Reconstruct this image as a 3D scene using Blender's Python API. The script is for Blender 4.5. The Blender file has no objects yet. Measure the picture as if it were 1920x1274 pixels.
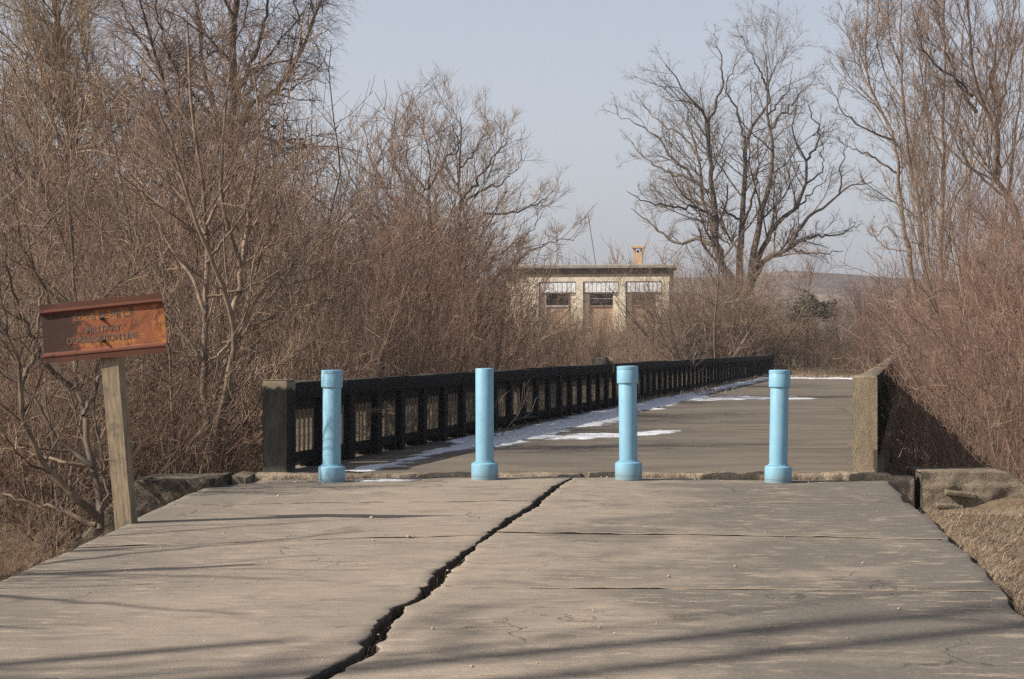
import bpy, math, random
import numpy as np
from mathutils import Vector, Matrix, noise as mnoise

R = math.radians
rng = np.random.default_rng(7)
random.seed(7)
SC = bpy.context.scene
COL = SC.collection

# ------------------------------------------------------------------ camera
F = 3280.0                 # focal length in pixels of the 1920 px wide frame
EYE = 1.5
cam_d = bpy.data.cameras.new('camera')
cam_d.sensor_width = 36.0
cam_d.lens = 36.0 * F / 1920.0
cam_d.clip_start = 0.1
cam_d.clip_end = 6000
cam = bpy.data.objects.new('camera', cam_d)
COL.objects.link(cam)
cam.location = (0, 0, EYE)
cam.rotation_euler = (R(90) + math.atan(15 / F), 0, 0)
SC.camera = cam

# ------------------------------------------------------------------ sky, sun, exposure
SUN_EL, SUN_AZ = R(36.8), R(18)          # light travels towards (cos az, sin az) on the ground
W = bpy.data.worlds.new('World')
SC.world = W
W.use_nodes = True
wn = W.node_tree.nodes
wl = W.node_tree.links
sky = wn.new('ShaderNodeTexSky')
sky.sky_type = 'NISHITA'
sky.sun_disc = False
sky.sun_elevation = SUN_EL
# direction to the sun: (-cos az, -sin az); the node measures rotation clockwise from +Y
sky.sun_rotation = math.atan2(-math.cos(SUN_AZ), -math.sin(SUN_AZ))
sky.air_density = 1.0
sky.dust_density = 4.0
sky.ozone_density = 1.5
wn['Background'].inputs['Strength'].default_value = 0.062
wl.new(sky.outputs[0], wn['Background'].inputs['Color'])
# winter haze: a pale veil over the whole lower sky, thinning towards the zenith
wtc = wn.new('ShaderNodeTexCoord')
wsx = wn.new('ShaderNodeSeparateXYZ')
wl.new(wtc.outputs['Generated'], wsx.inputs[0])
wmr = wn.new('ShaderNodeMapRange')
wmr.interpolation_type = 'SMOOTHSTEP'
for k_, v_ in (('From Min', 0.08), ('From Max', 0.62), ('To Min', 1.0), ('To Max', 0.06)):
    wmr.inputs[k_].default_value = v_
wl.new(wsx.outputs[2], wmr.inputs['Value'])
wbg = wn.new('ShaderNodeBackground')
wbg.inputs['Color'].default_value = (0.355, 0.36, 0.395, 1)
wl.new(wmr.outputs[0], wbg.inputs['Strength'])
wad = wn.new('ShaderNodeAddShader')
wl.new(wn['Background'].outputs[0], wad.inputs[0])
wl.new(wbg.outputs[0], wad.inputs[1])
wl.new(wad.outputs[0], wn['World Output'].inputs['Surface'])
sun_d = bpy.data.lights.new('sun', 'SUN')
sun_d.energy = 5.0
sun_d.angle = R(0.53)
sun_d.color = (1.0, 0.93, 0.83)
sun = bpy.data.objects.new('sun', sun_d)
COL.objects.link(sun)
Ldir = Vector((math.cos(SUN_EL) * math.cos(SUN_AZ), math.cos(SUN_EL) * math.sin(SUN_AZ), -math.sin(SUN_EL)))
sun.rotation_euler = Ldir.to_track_quat('-Z', 'Y').to_euler()
sun.location = (-30, -20, 40)
SC.view_settings.view_transform = 'Standard'
SC.view_settings.look = 'None'
SC.view_settings.exposure = 0.27
SC.view_settings.gamma = 1.0
SC.view_settings.use_curve_mapping = False
SC.render.engine = 'CYCLES'
SC.cycles.use_denoising = False
SC.cycles.use_adaptive_sampling = False
SC.cycles.sample_clamp_indirect = 3.0
SC.cycles.max_bounces = 6
SC.cycles.diffuse_bounces = 4
SC.cycles.transparent_max_bounces = 4

# ------------------------------------------------------------------ frames and helpers
AX = R(12.7)
UX, UY = math.sin(AX), math.cos(AX)      # bridge direction; its right-hand normal is (UY, -UX)


def bp(s, t, z=0.0):
    """bridge coordinates (along, across, up) -> world"""
    return Vector((s * UX + t * UY, 20 + s * UY - t * UX, z))


def at(x, y, d):
    """a point seen at pixel x, y of the 1920 px frame at distance d"""
    return Vector(((x - 960) * d / F, d, EYE - (y - 652) * d / F))


def link(name, mesh, mats, parent=None):
    o = bpy.data.objects.new(name, mesh)
    COL.objects.link(o)
    for m in (mats if isinstance(mats, (list, tuple)) else [mats]):
        if m is not None and m.name not in [k.name for k in mesh.materials if k]:
            mesh.materials.append(m)
    if parent is not None:
        o.parent = parent
    return o


def tag(o, label=None, cat=None, group=None, kind=None):
    if label:
        o['label'] = label
    if cat:
        o['category'] = cat
    if group:
        o['group'] = group
    if kind:
        o['kind'] = kind
    return o


def empty(name, loc=(0, 0, 0), rot=(0, 0, 0)):
    o = bpy.data.objects.new(name, None)
    COL.objects.link(o)
    o.location = loc
    o.rotation_euler = rot
    o.empty_display_size = 0.2
    return o


def np_mesh(name, V, quads=None, tris=None, smooth=False, tint=None):
    """mesh from arrays; quads (N,4), tris (M,3); tint = one float per vertex"""
    me = bpy.data.meshes.new(name)
    V = np.asarray(V, dtype=np.float32)
    nq = 0 if quads is None else len(quads)
    nt = 0 if tris is None else len(tris)
    idx = []
    if nq:
        idx.append(np.asarray(quads, dtype=np.int32).ravel())
    if nt:
        idx.append(np.asarray(tris, dtype=np.int32).ravel())
    idx = np.concatenate(idx)
    starts = np.concatenate([np.arange(nq) * 4, nq * 4 + np.arange(nt) * 3]).astype(np.int32)
    me.vertices.add(len(V))
    me.vertices.foreach_set('co', V.ravel())
    me.loops.add(len(idx))
    me.loops.foreach_set('vertex_index', idx)
    me.polygons.add(nq + nt)
    me.polygons.foreach_set('loop_start', starts)
    me.update(calc_edges=True)
    if smooth:
        me.polygons.foreach_set('use_smooth', np.ones(nq + nt, dtype=bool))
    if tint is not None:
        a = me.attributes.new('tint', 'FLOAT', 'POINT')
        a.data.foreach_set('value', np.asarray(tint, dtype=np.float32))
    me.validate()
    return me


class MB:
    """small mesh collector for boxes, prisms and lathes"""

    def __init__(self):
        self.v, self.f = [], []

    def add(self, vs, fs):
        o = len(self.v)
        self.v += [tuple(p) for p in vs]
        self.f += [tuple(i + o for i in f) for f in fs]
        return self

    def box(self, x0, x1, y0, y1, z0, z1, fn=None, cut=0.0):
        fn = fn or (lambda x, y, z: (x, y, z))
        if cut <= 0:
            p = [fn(x, y, z) for z in (z0, z1) for y in (y0, y1) for x in (x0, x1)]
            return self.add(p, [(0, 2, 3, 1), (4, 5, 7, 6), (0, 1, 5, 4), (2, 6, 7, 3), (0, 4, 6, 2), (1, 3, 7, 5)])
        c = cut                                    # chamfered top rim
        ring = lambda i, z: [(x0 + i, y0 + i, z), (x1 - i, y0 + i, z), (x1 - i, y1 - i, z), (x0 + i, y1 - i, z)]
        p = [fn(*q) for q in ring(0, z0) + ring(0, z1 - c) + ring(c, z1)]
        fs = [(3, 2, 1, 0), (8, 9, 10, 11)]
        for k in (0, 4):
            for i in range(4):
                j = (i + 1) % 4
                fs.append((k + i, k + j, k + 4 + j, k + 4 + i))
        return self.add(p, fs)

    def prism(self, poly, h0, h1, fn):
        """poly in two coordinates swept along a third: fn(a, b, h)"""
        n = len(poly)
        p = [fn(a, b, h0) for a, b in poly] + [fn(a, b, h1) for a, b in poly]
        fs = [tuple(range(n - 1, -1, -1)), tuple(range(n, 2 * n))]
        fs += [(i, (i + 1) % n, n + (i + 1) % n, n + i) for i in range(n)]
        return self.add(p, fs)

    def lathe(self, prof, n=32, c=(0, 0)):
        """profile of (radius, z) turned round the z axis, closed at both ends"""
        p = [(c[0] + r * math.cos(2 * math.pi * i / n), c[1] + r * math.sin(2 * math.pi * i / n), z) for r, z in prof for i in range(n)]
        fs = []
        for k in range(len(prof) - 1):
            for i in range(n):
                j = (i + 1) % n
                fs.append((k * n + i, k * n + j, (k + 1) * n + j, (k + 1) * n + i))
        fs.append(tuple(range(n - 1, -1, -1)))
        fs.append(tuple((len(prof) - 1) * n + i for i in range(n)))
        return self.add(p, fs)

    def build(self, name, mat, parent=None, smooth=False):
        me = bpy.data.meshes.new(name)
        me.from_pydata(self.v, [], self.f)
        me.update()
        if smooth:
            me.polygons.foreach_set('use_smooth', [len(p.vertices) == 4 for p in me.polygons])
            try:
                me.set_sharp_from_angle(angle=R(32))
            except Exception:
                pass
        return link(name, me, mat, parent)


def ss(a, b, x):
    t = np.clip((np.asarray(x, dtype=float) - a) / (b - a), 0, 1)
    return t * t * (3 - 2 * t)


def vnoise(X, Y, seed=0):
    """cheap smooth value noise on arrays, about -1..1"""
    X = np.asarray(X, dtype=float) + seed * 17.31
    Y = np.asarray(Y, dtype=float) + seed * 9.77
    xi, yi = np.floor(X), np.floor(Y)
    fx, fy = X - xi, Y - yi
    fx, fy = fx * fx * (3 - 2 * fx), fy * fy * (3 - 2 * fy)

    def h(a, b):
        q = np.sin(a * 127.1 + b * 311.7) * 43758.5453
        return (q - np.floor(q)) * 2 - 1
    return (h(xi, yi) * (1 - fx) + h(xi + 1, yi) * fx) * (1 - fy) + (h(xi, yi + 1) * (1 - fx) + h(xi + 1, yi + 1) * fx) * fy


def fbm(X, Y, seed=0, o=4):
    s, a = 0, 1.0
    for k in range(o):
        s = s + a * vnoise(np.asarray(X) * 2 ** k, np.asarray(Y) * 2 ** k, seed + k)
        a *= 0.5
    return s


# ------------------------------------------------------------------ materials
class NT:
    def __init__(self, name, rough=0.85, spec=0.25):
        self.m = bpy.data.materials.new(name)
        self.m.use_nodes = True
        self.n, self.l = self.m.node_tree.nodes, self.m.node_tree.links
        self.b = self.n['Principled BSDF']
        self.b.inputs['Roughness'].default_value = rough
        self.b.inputs['Specular IOR Level'].default_value = spec
        self.tc = None

    def co(self, scale=(1, 1, 1)):
        if self.tc is None:
            self.tc = self.n.new('ShaderNodeTexCoord')
        mp = self.n.new('ShaderNodeMapping')
        mp.inputs['Scale'].default_value = scale
        self.l.new(self.tc.outputs['Object'], mp.inputs['Vector'])
        return mp.outputs['Vector']

    def noise(self, scale, detail=5, rough=0.55, stretch=(1, 1, 1), dist=0.0):
        t = self.n.new('ShaderNodeTexNoise')
        t.inputs['Scale'].default_value = scale
        t.inputs['Detail'].default_value = detail
        t.inputs['Roughness'].default_value = rough
        t.inputs['Distortion'].default_value = dist
        self.l.new(self.co(stretch), t.inputs['Vector'])
        return t.outputs['Fac']

    def ramp(self, fac, a, b):
        """smooth 0..1 between a and b"""
        t = self.n.new('ShaderNodeMapRange')
        t.interpolation_type = 'SMOOTHSTEP'
        t.inputs['From Min'].default_value = a
        t.inputs['From Max'].default_value = b
        self.l.new(fac, t.inputs['Value'])
        return t.outputs['Result']

    def mix(self, fac, c1, c2, mode='MIX'):
        t = self.n.new('ShaderNodeMix')
        t.data_type = 'RGBA'
        t.blend_type = mode
        for sock, v in ((t.inputs[0], fac), (t.inputs[6], c1), (t.inputs[7], c2)):
            if isinstance(v, (int, float)):
                sock.default_value = v
            elif isinstance(v, tuple):
                sock.default_value = (*v, 1)
            else:
                self.l.new(v, sock)
        return t.outputs[2]

    def math(self, op, a, b=None):
        t = self.n.new('ShaderNodeMath')
        t.operation = op
        for i, v in enumerate((a, b)):
            if v is None:
                continue
            if isinstance(v, (int, float)):
                t.inputs[i].default_value = v
            else:
                self.l.new(v, t.inputs[i])
        return t.outputs[0]

    def xyz(self):
        t = self.n.new('ShaderNodeSeparateXYZ')
        self.l.new(self.co(), t.inputs[0])
        return t.outputs

    def attr(self, name):
        t = self.n.new('ShaderNodeAttribute')
        t.attribute_name = name
        return t.outputs['Fac']

    def rnd(self):
        return self.n.new('ShaderNodeObjectInfo').outputs['Random']

    def bump(self, h, strength=0.4, dist=0.02):
        t = self.n.new('ShaderNodeBump')
        t.inputs['Strength'].default_value = strength
        t.inputs['Distance'].default_value = dist
        self.l.new(h, t.inputs['Height'])
        self.l.new(t.outputs[0], self.b.inputs['Normal'])

    def done(self, col):
        if isinstance(col, tuple):
            self.b.inputs['Base Color'].default_value = (*col, 1)
        else:
            self.l.new(col, self.b.inputs['Base Color'])
        return self.m


def twig_material(name, c1, c2, c3):
    """three tones picked branch by branch: mid, dark and bleached"""
    c1, c2, c3 = (tuple(min(.62, v * f) for v in q) for q, f in ((c1, 1.42), (c2, 1.5), (c3, 1.25)))
    k = NT(name, 0.75, 0.25)
    t = k.attr('tint')
    c = k.mix(k.ramp(t, 0.35, 0.55), c2, c1)
    c = k.mix(k.ramp(t, 0.78, 0.92), c, c3)
    c = k.mix(k.math('MULTIPLY', k.rnd(), 0.35), c, c2)
    c = k.mix(k.ramp(k.noise(5, 4), 0.35, 0.7), c, tuple(v * 0.75 for v in c2))
    return k.done(c)


def concrete(name, light, dark, amount=(0.35, 0.65), scale=2.0, bump=0.5, streak=(1, 1, 1), grit=60, specks=None, lichen=None):
    k = NT(name, 0.92, 0.18)
    big = k.noise(scale, 8, 0.62, streak, 0.4)
    c = k.mix(k.ramp(big, *amount), light, dark)
    fine = k.noise(grit, 4, 0.7)
    c = k.mix(k.ramp(fine, 0.3, 0.75), c, tuple(v * 0.62 for v in dark))
    if specks:
        c = k.mix(k.ramp(k.noise(scale * 7, 6, 0.7), 0.62, 0.7), c, specks)
    if lichen:
        c = k.mix(k.ramp(k.noise(scale * 2.2, 7, 0.7), 0.5, 0.68), c, lichen)
    h = k.math('ADD', k.math('MULTIPLY', big, 0.6), k.math('MULTIPLY', fine, 0.5))
    k.bump(h, bump, 0.03)
    return k.done(c)


def road_material():
    k = NT('worn_concrete', 0.9, 0.2)
    pos = k.xyz()
    tan, tan2, grey, pale = (0.35, 0.288, 0.227), (0.28, 0.236, 0.19), (0.145, 0.13, 0.112), (0.43, 0.345, 0.262)
    c = k.mix(k.ramp(k.noise(0.7, 6, 0.6), 0.35, 0.68), tan, tan2)
    # traffic film: greyer to the right of the crack, broken up by noise
    side = k.math('ADD', k.math('MULTIPLY', pos[0], 0.27), k.math('MULTIPLY', k.math('SUBTRACT', k.noise(0.55, 7, 0.66), 0.5), 2.6))
    near = k.math('MULTIPLY', k.math('SUBTRACT', 14.5, pos[1]), 0.02)
    film = k.ramp(k.math('ADD', side, near), 0.05, 0.62)
    c = k.mix(k.math('MULTIPLY', film, 0.92), c, grey)
    # the left edge is greyer too
    c = k.mix(k.math('MULTIPLY', k.ramp(k.math('ADD', k.math('MULTIPLY', pos[0], -1), k.math('MULTIPLY', k.noise(0.9, 6), 2.2)), 2.7, 4.3), 0.6), c, grey)
    # brush marks across the slab
    br = k.noise(5, 8, 0.72, (0.6, 1.9, 1), 0.5)
    c = k.mix(k.math('MULTIPLY', k.ramp(br, 0.48, 0.70), 0.42), c, tuple(v * 0.8 for v in grey))
    # pale flakes where the film has worn through
    fl = k.ramp(k.noise(5.5, 7, 0.72, (0.6, 1.7, 1)), 0.53, 0.61)
    fl = k.math('MULTIPLY', fl, k.ramp(k.noise(0.8, 3), 0.33, 0.55))
    c = k.mix(k.math('MULTIPLY', fl, 0.75), c, pale)
    grit = k.noise(90, 3, 0.7)
    c = k.mix(k.math('MULTIPLY', k.ramp(grit, 0.47, 0.72), 0.6), c, (0.09, 0.078, 0.066))
    c = k.mix(k.math('MULTIPLY', k.ramp(k.noise(48, 4, 0.75), 0.57, 0.66), 0.45), c, pale)
    c = k.mix(k.math('MULTIPLY', k.ramp(k.noise(2.6, 8, 0.75, (0.5, 1.6, 1), 0.8), 0.54, 0.66), 0.5), c, (0.12, 0.107, 0.092))
    c = k.mix(k.math('MULTIPLY', k.ramp(k.noise(34, 3, 0.6), 0.64, 0.72), 0.5), c, pale)
    # hairline cracks, broken up so that only some run through
    vo = k.n.new('ShaderNodeTexVoronoi')
    vo.feature = 'DISTANCE_TO_EDGE'
    vo.inputs['Scale'].default_value = 0.62
    mp_ = k.n.new('ShaderNodeVectorMath')
    mp_.operation = 'ADD'
    k.l.new(k.co((0.7, 1, 1)), mp_.inputs[0])
    dn = k.n.new('ShaderNodeTexNoise')
    dn.inputs['Scale'].default_value = 2.5
    dn.inputs['Detail'].default_value = 6
    k.l.new(k.co(), dn.inputs['Vector'])
    ds = k.n.new('ShaderNodeVectorMath')
    ds.operation = 'SCALE'
    ds.inputs['Scale'].default_value = 0.6
    k.l.new(dn.outputs['Color'], ds.inputs[0])
    k.l.new(ds.outputs[0], mp_.inputs[1])
    k.l.new(mp_.outputs[0], vo.inputs['Vector'])
    hair = k.math('SUBTRACT', 1.0, k.ramp(vo.outputs['Distance'], 0.001, 0.007))
    hair = k.math('MULTIPLY', hair, k.ramp(k.noise(0.5, 3), 0.46, 0.58))
    c = k.mix(k.math('MULTIPLY', hair, 0.7), c, (0.07, 0.06, 0.05))
    # round stains
    c = k.mix(k.math('MULTIPLY', k.ramp(k.noise(1.7, 5, 0.6), 0.57, 0.72), 0.45), c, (0.15, 0.132, 0.112))
    k.bump(k.math('SUBTRACT', k.math('ADD', k.math('MULTIPLY', br, 0.7), k.math('MULTIPLY', grit, 0.45)), hair), 0.45, 0.012)
    return k.done(c)


def deck_material():
    k = NT('deck_concrete', 0.9, 0.2)
    c = k.mix(k.ramp(k.noise(0.5, 7, 0.62, (1, 1.6, 1)), 0.35, 0.68), (0.19, 0.16, 0.125), (0.125, 0.108, 0.09))
    br = k.noise(5, 6, 0.7, (0.25, 2.2, 1))
    c = k.mix(k.math('MULTIPLY', k.ramp(br, 0.5, 0.75), 0.6), c, (0.10, 0.088, 0.075))
    c = k.mix(k.math('MULTIPLY', k.ramp(k.noise(26, 3, 0.6), 0.66, 0.74), 0.7), c, (0.42, 0.37, 0.3))
    k.bump(br, 0.3, 0.015)
    return k.done(c)


def rust_material():
    k = NT('rusted_paint', 0.72, 0.3)
    p = k.xyz()
    n1 = k.noise(8, 9, 0.7, (1, 1, 1), 0.5)
    n2 = k.noise(42, 6, 0.72, (1.5, 1, 0.7))
    n3 = k.noise(15, 8, 0.75, (1.2, 1, 0.8), 0.8)
    orange, yellow, brown, black = (0.25, 0.078, 0.03), (0.38, 0.155, 0.036), (0.13, 0.040, 0.018), (0.038, 0.018, 0.012)
    c = k.mix(k.ramp(n2, 0.35, 0.7), orange, (0.27, 0.095, 0.045))
    # surviving yellow paint: two bands under the lettering and the right end
    band = k.math('ABSOLUTE', k.math('SUBTRACT', k.math('ABSOLUTE', k.math('ADD', p[2], 0.002)), 0.118))
    band = k.math('SUBTRACT', 0.052, band)
    mid = k.math('SUBTRACT', 0.34, k.math('ABSOLUTE', k.math('SUBTRACT', p[0], 0.02)))
    yb = k.math('MINIMUM', k.math('MULTIPLY', band, 12), k.math('MULTIPLY', mid, 3))
    ye = k.math('MULTIPLY', k.math('SUBTRACT', p[0], 0.40), 3)
    yy = k.math('MAXIMUM', yb, ye)
    c = k.mix(k.math('MULTIPLY', k.ramp(k.math('ADD', yy, k.math('MULTIPLY', k.math('SUBTRACT', n3, 0.5), 2.4)), 0.12, 0.5), 0.92), c, yellow)
    c = k.mix(k.math('MULTIPLY', k.ramp(k.math('ADD', n2, k.math('MULTIPLY', k.math('SUBTRACT', n1, 0.5), 0.8)), 0.53, 0.66), 0.85), c, brown)
    # rust brown in spots; brown and black both thicken towards the left end
    lf = k.math('ADD', k.math('MULTIPLY', p[0], -1.0), k.math('MULTIPLY', n1, 1.5))
    c = k.mix(k.ramp(lf, 0.78, 1.02), c, brown)
    c = k.mix(k.math('MULTIPLY', k.ramp(k.noise(6, 8, 0.75, (1, 1, 0.6), 1.0), 0.54, 0.63), 0.75), c, (0.075, 0.026, 0.014))
    c = k.mix(k.math('MULTIPLY', k.ramp(k.math('ADD', lf, k.math('MULTIPLY', n3, 0.8)), 1.30, 1.48), 0.95), c, black)
    az = k.math('ABSOLUTE', p[2])
    c = k.mix(k.ramp(k.math('ADD', az, k.math('MULTIPLY', k.math('SUBTRACT', n3, 0.5), 0.03)), 0.158, 0.172), c, (0.135, 0.047, 0.027))
    c = k.mix(k.ramp(az, 0.196, 0.204), c, (0.088, 0.029, 0.015))
    c = k.mix(k.math('MULTIPLY', k.ramp(n3, 0.66, 0.72), 0.7), c, (0.36, 0.15, 0.05))
    c = k.mix(k.math('MULTIPLY', k.ramp(k.math('ADD', n1, k.math('MULTIPLY', p[0], -0.3)), 0.62, 0.72), 0.8), c, black)
    k.bump(n2, 0.5, 0.004)
    return k.done(c)


def letter_material():
    k = NT('faded_lettering', 0.8, 0.2)
    n = k.noise(30, 6, 0.7)
    p = k.xyz()
    n2 = k.math('ADD', n, k.math('MULTIPLY', p[0], -0.1))
    return k.done(k.mix(k.ramp(n2, 0.50, 0.66), (0.125, 0.10, 0.09), (0.26, 0.085, 0.032)))


def bollard_material():
    k = NT('pale_blue_paint', 0.42, 0.4)
    n = k.noise(6, 6, 0.6)
    c = k.mix(k.ramp(n, 0.3, 0.7), (0.20, 0.405, 0.535), (0.235, 0.45, 0.575))
    c = k.mix(k.math('MULTIPLY', k.ramp(k.noise(14, 5, 0.7, (2, 2, 0.25)), 0.55, 0.72), 0.35), c, (0.15, 0.32, 0.42))
    c = k.mix(k.math('MULTIPLY', k.ramp(k.noise(38, 5, 0.75), 0.63, 0.665), 0.8), c, (0.15, 0.115, 0.09))
    c = k.mix(k.math('MULTIPLY', k.ramp(k.noise(9, 6, 0.7, (3, 3, 0.3)), 0.6, 0.72), 0.4), c, (0.30, 0.33, 0.31))
    z = k.xyz()[2]
    low = k.math('SUBTRACT', 0.16, z)
    c = k.mix(k.math('MULTIPLY', k.ramp(k.math('ADD', low, k.math('MULTIPLY', k.noise(10, 5), 0.2)), 0.10, 0.26), 0.65), c, (0.20, 0.23, 0.22))
    k.bump(k.noise(30, 4), 0.12, 0.004)
    return k.done(c)


def wood_material():
    k = NT('weathered_wood', 0.9, 0.15)
    g = k.noise(14, 6, 0.65, (3, 3, 0.35))
    c = k.mix(k.ramp(g, 0.3, 0.7), (0.33, 0.255, 0.17), (0.19, 0.15, 0.11))
    c = k.mix(k.math('MULTIPLY', k.ramp(k.noise(4, 6, 0.65), 0.50, 0.66), 0.8), c, (0.11, 0.10, 0.075))
    c = k.mix(k.math('MULTIPLY', k.ramp(k.noise(7, 5), 0.62, 0.75), 0.6), c, (0.36, 0.26, 0.09))
    k.bump(g, 0.6, 0.01)
    return k.done(c)


def ground_material():
    k = NT('dry_earth', 0.95, 0.1)
    c = k.mix(k.ramp(k.noise(0.35, 8, 0.65), 0.35, 0.65), (0.16, 0.115, 0.075), (0.235, 0.175, 0.115))
    c = k.mix(k.ramp(k.noise(7, 7, 0.72), 0.45, 0.7), c, (0.085, 0.062, 0.042))
    c = k.mix(k.math('MULTIPLY', k.ramp(k.noise(26, 4, 0.7), 0.58, 0.7), 0.7), c, (0.36, 0.28, 0.18))
    k.bump(k.noise(9, 6, 0.7), 0.8, 0.08)
    return k.done(c)


def hill_material():
    k = NT('wooded_hillside', 0.95, 0.1)
    c = k.mix(k.ramp(k.noise(0.012, 6, 0.6), 0.4, 0.62), (0.20, 0.145, 0.115), (0.36, 0.255, 0.185))
    c = k.mix(k.ramp(k.noise(0.09, 7, 0.75), 0.45, 0.62), c, (0.13, 0.105, 0.095))
    k.bump(k.noise(0.2, 5, 0.7), 1.0, 4)
    return k.done(c)


def plain(name, col, rough=0.8, var=0.3, scale=6, spec=0.25):
    k = NT(name, rough, spec)
    return k.done(k.mix(k.ramp(k.noise(scale, 6, 0.65), 0.3, 0.72), col, tuple(v * (1 - var) for v in col)))


def snow_material():
    k = NT('old_snow', 0.7, 0.25)
    t = k.math('ADD', k.attr('tint'), k.math('MULTIPLY', k.math('SUBTRACT', k.noise(7, 6, 0.7), 0.5), 0.5))
    c = k.mix(k.ramp(t, 0.04, 0.42), (0.20, 0.175, 0.15), (0.80, 0.81, 0.84))
    c = k.mix(k.math('MULTIPLY', k.ramp(k.noise(16, 5, 0.7), 0.56, 0.72), 0.35), c, (0.42, 0.40, 0.38))
    k.bump(k.noise(22, 5, 0.7), 0.6, 0.02)
    return k.done(c)


def end_block_material():
    k = NT('black_stained_block', 0.92, 0.18)
    n = k.noise(6, 8, 0.65, (1, 1, 0.4))
    c = k.mix(k.ramp(n, 0.35, 0.68), (0.024, 0.023, 0.022), (0.008, 0.008, 0.008))
    c = k.mix(k.math('MULTIPLY', k.ramp(k.noise(11, 6, 0.75), 0.60, 0.72), 0.6), c, (0.07, 0.066, 0.06))
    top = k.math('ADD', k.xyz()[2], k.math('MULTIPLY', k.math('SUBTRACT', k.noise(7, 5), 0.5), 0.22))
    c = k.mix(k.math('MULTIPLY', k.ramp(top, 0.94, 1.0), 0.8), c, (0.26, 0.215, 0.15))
    c = k.mix(k.math('MULTIPLY', k.ramp(k.math('SUBTRACT', 0.2, k.math('ADD', k.xyz()[2], k.math('MULTIPLY', n, 0.2))), 0.0, 0.12), 0.5), c, (0.13, 0.12, 0.105))
    k.bump(n, 0.7, 0.03)
    return k.done(c)


M = {
    'road': road_material(),
    'deck': deck_material(),
    'sand': concrete('joint_sand', (0.5, 0.40, 0.29), (0.36, 0.28, 0.2), scale=9, grit=120),
    'black': concrete('blackened_concrete', (0.026, 0.025, 0.023), (0.009, 0.009, 0.009), scale=7, bump=0.7, streak=(1, 1, 0.16), specks=(0.075, 0.07, 0.062)),
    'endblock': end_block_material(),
    'railtop': concrete('mossy_grey_concrete', (0.16, 0.14, 0.11), (0.07, 0.065, 0.058), scale=3, bump=0.8),
    'tanpost': concrete('stained_tan_concrete', (0.42, 0.33, 0.225), (0.22, 0.18, 0.125), scale=3.5, bump=0.6, streak=(1, 1, 0.35), specks=(0.5, 0.42, 0.31), lichen=(0.15, 0.125, 0.085)),
    'baluster': concrete('bare_concrete', (0.37, 0.29, 0.20), (0.13, 0.105, 0.08), scale=6, bump=0.5),
    'kerb': concrete('broken_concrete', (0.46, 0.36, 0.26), (0.27, 0.215, 0.16), scale=8, bump=1.0, specks=(0.55, 0.46, 0.36), grit=35),
    'wing': concrete('old_wall_concrete', (0.38, 0.305, 0.22), (0.19, 0.155, 0.115), scale=3, bump=1.0, lichen=(0.11, 0.095, 0.07)),
    'darkwing': concrete('lichen_black_wall', (0.27, 0.22, 0.16), (0.035, 0.031, 0.026), scale=2.6, amount=(0.44, 0.60), bump=0.9),
    'rust': rust_material(),
    'letters': letter_material(),
    'bolt': plain('dark_iron', (0.03, 0.022, 0.018), 0.6),
    'blue': bollard_material(),
    'wood': wood_material(),
    'ground': ground_material(),
    'hill': hill_material(),
    'snow': snow_material(),
    'soil': plain('crack_soil', (0.10, 0.078, 0.058), 0.95, 0.5, 20),
    'stone': plain('pale_stone', (0.5, 0.43, 0.35), 0.9, 0.35, 12),
    'cream': plain('cream_plaster', (0.80, 0.70, 0.55), 0.9, 0.22, 2.5),
    'roof': plain('grey_roof_concrete', (0.36, 0.32, 0.28), 0.9, 0.3, 2),
    'eave': plain('brown_eaves', (0.17, 0.135, 0.10), 0.9, 0.4, 2),
    'panel': plain('pinkish_board', (0.50, 0.345, 0.235), 0.9, 0.25, 2),
    'white': plain('white_paint', (0.86, 0.88, 0.88), 0.6, 0.1, 2),
    'glass': plain('dark_glass', (0.03, 0.032, 0.03), 0.15, 0.3, 2, 0.6),
    'frame': plain('grey_frame', (0.17, 0.145, 0.12), 0.7),
    'chim': plain('peach_render', (0.62, 0.43, 0.28), 0.9, 0.25, 3),
    'trunk': twig_material('grey_brown_bark', (0.215, 0.155, 0.11), (0.13, 0.095, 0.072), (0.34, 0.25, 0.17)),
    'darkbark': twig_material('dark_bark', (0.125, 0.095, 0.072), (0.065, 0.051, 0.041), (0.22, 0.165, 0.115)),
    'twig': twig_material('brown_twigs', (0.27, 0.18, 0.125), (0.14, 0.092, 0.067), (0.40, 0.28, 0.19)),
    'redtwig': twig_material('reddish_twigs', (0.262, 0.166, 0.123), (0.145, 0.086, 0.065), (0.42, 0.285, 0.195)),
    'paletwig': twig_material('straw_twigs', (0.34, 0.245, 0.165), (0.19, 0.13, 0.09), (0.48, 0.36, 0.24)),
    'yellowtwig': twig_material('willow_twigs', (0.30, 0.215, 0.12), (0.18, 0.125, 0.075), (0.42, 0.31, 0.18)),
    'greytwig': twig_material('grey_twigs', (0.23, 0.175, 0.135), (0.13, 0.10, 0.08), (0.36, 0.275, 0.2)),
    'reed': twig_material('dry_reeds', (0.30, 0.215, 0.135), (0.13, 0.09, 0.062), (0.50, 0.38, 0.24)),
    'straw': twig_material('straw_grass', (0.34, 0.265, 0.195), (0.215, 0.162, 0.115), (0.46, 0.37, 0.275)),
    'deadleaf': twig_material('dead_leaves', (0.42, 0.28, 0.19), (0.27, 0.17, 0.11), (0.50, 0.35, 0.24)),
    'needle': twig_material('evergreen', (0.085, 0.085, 0.052), (0.06, 0.062, 0.04), (0.15, 0.125, 0.085)),
}


# ------------------------------------------------------------------ ground
def road_left(Y):
    return -3.3 + 0.42 * ss(18.5, 19.9, Y) + 0.03 * vnoise(np.asarray(Y) * 1.3, 0, 3)


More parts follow.
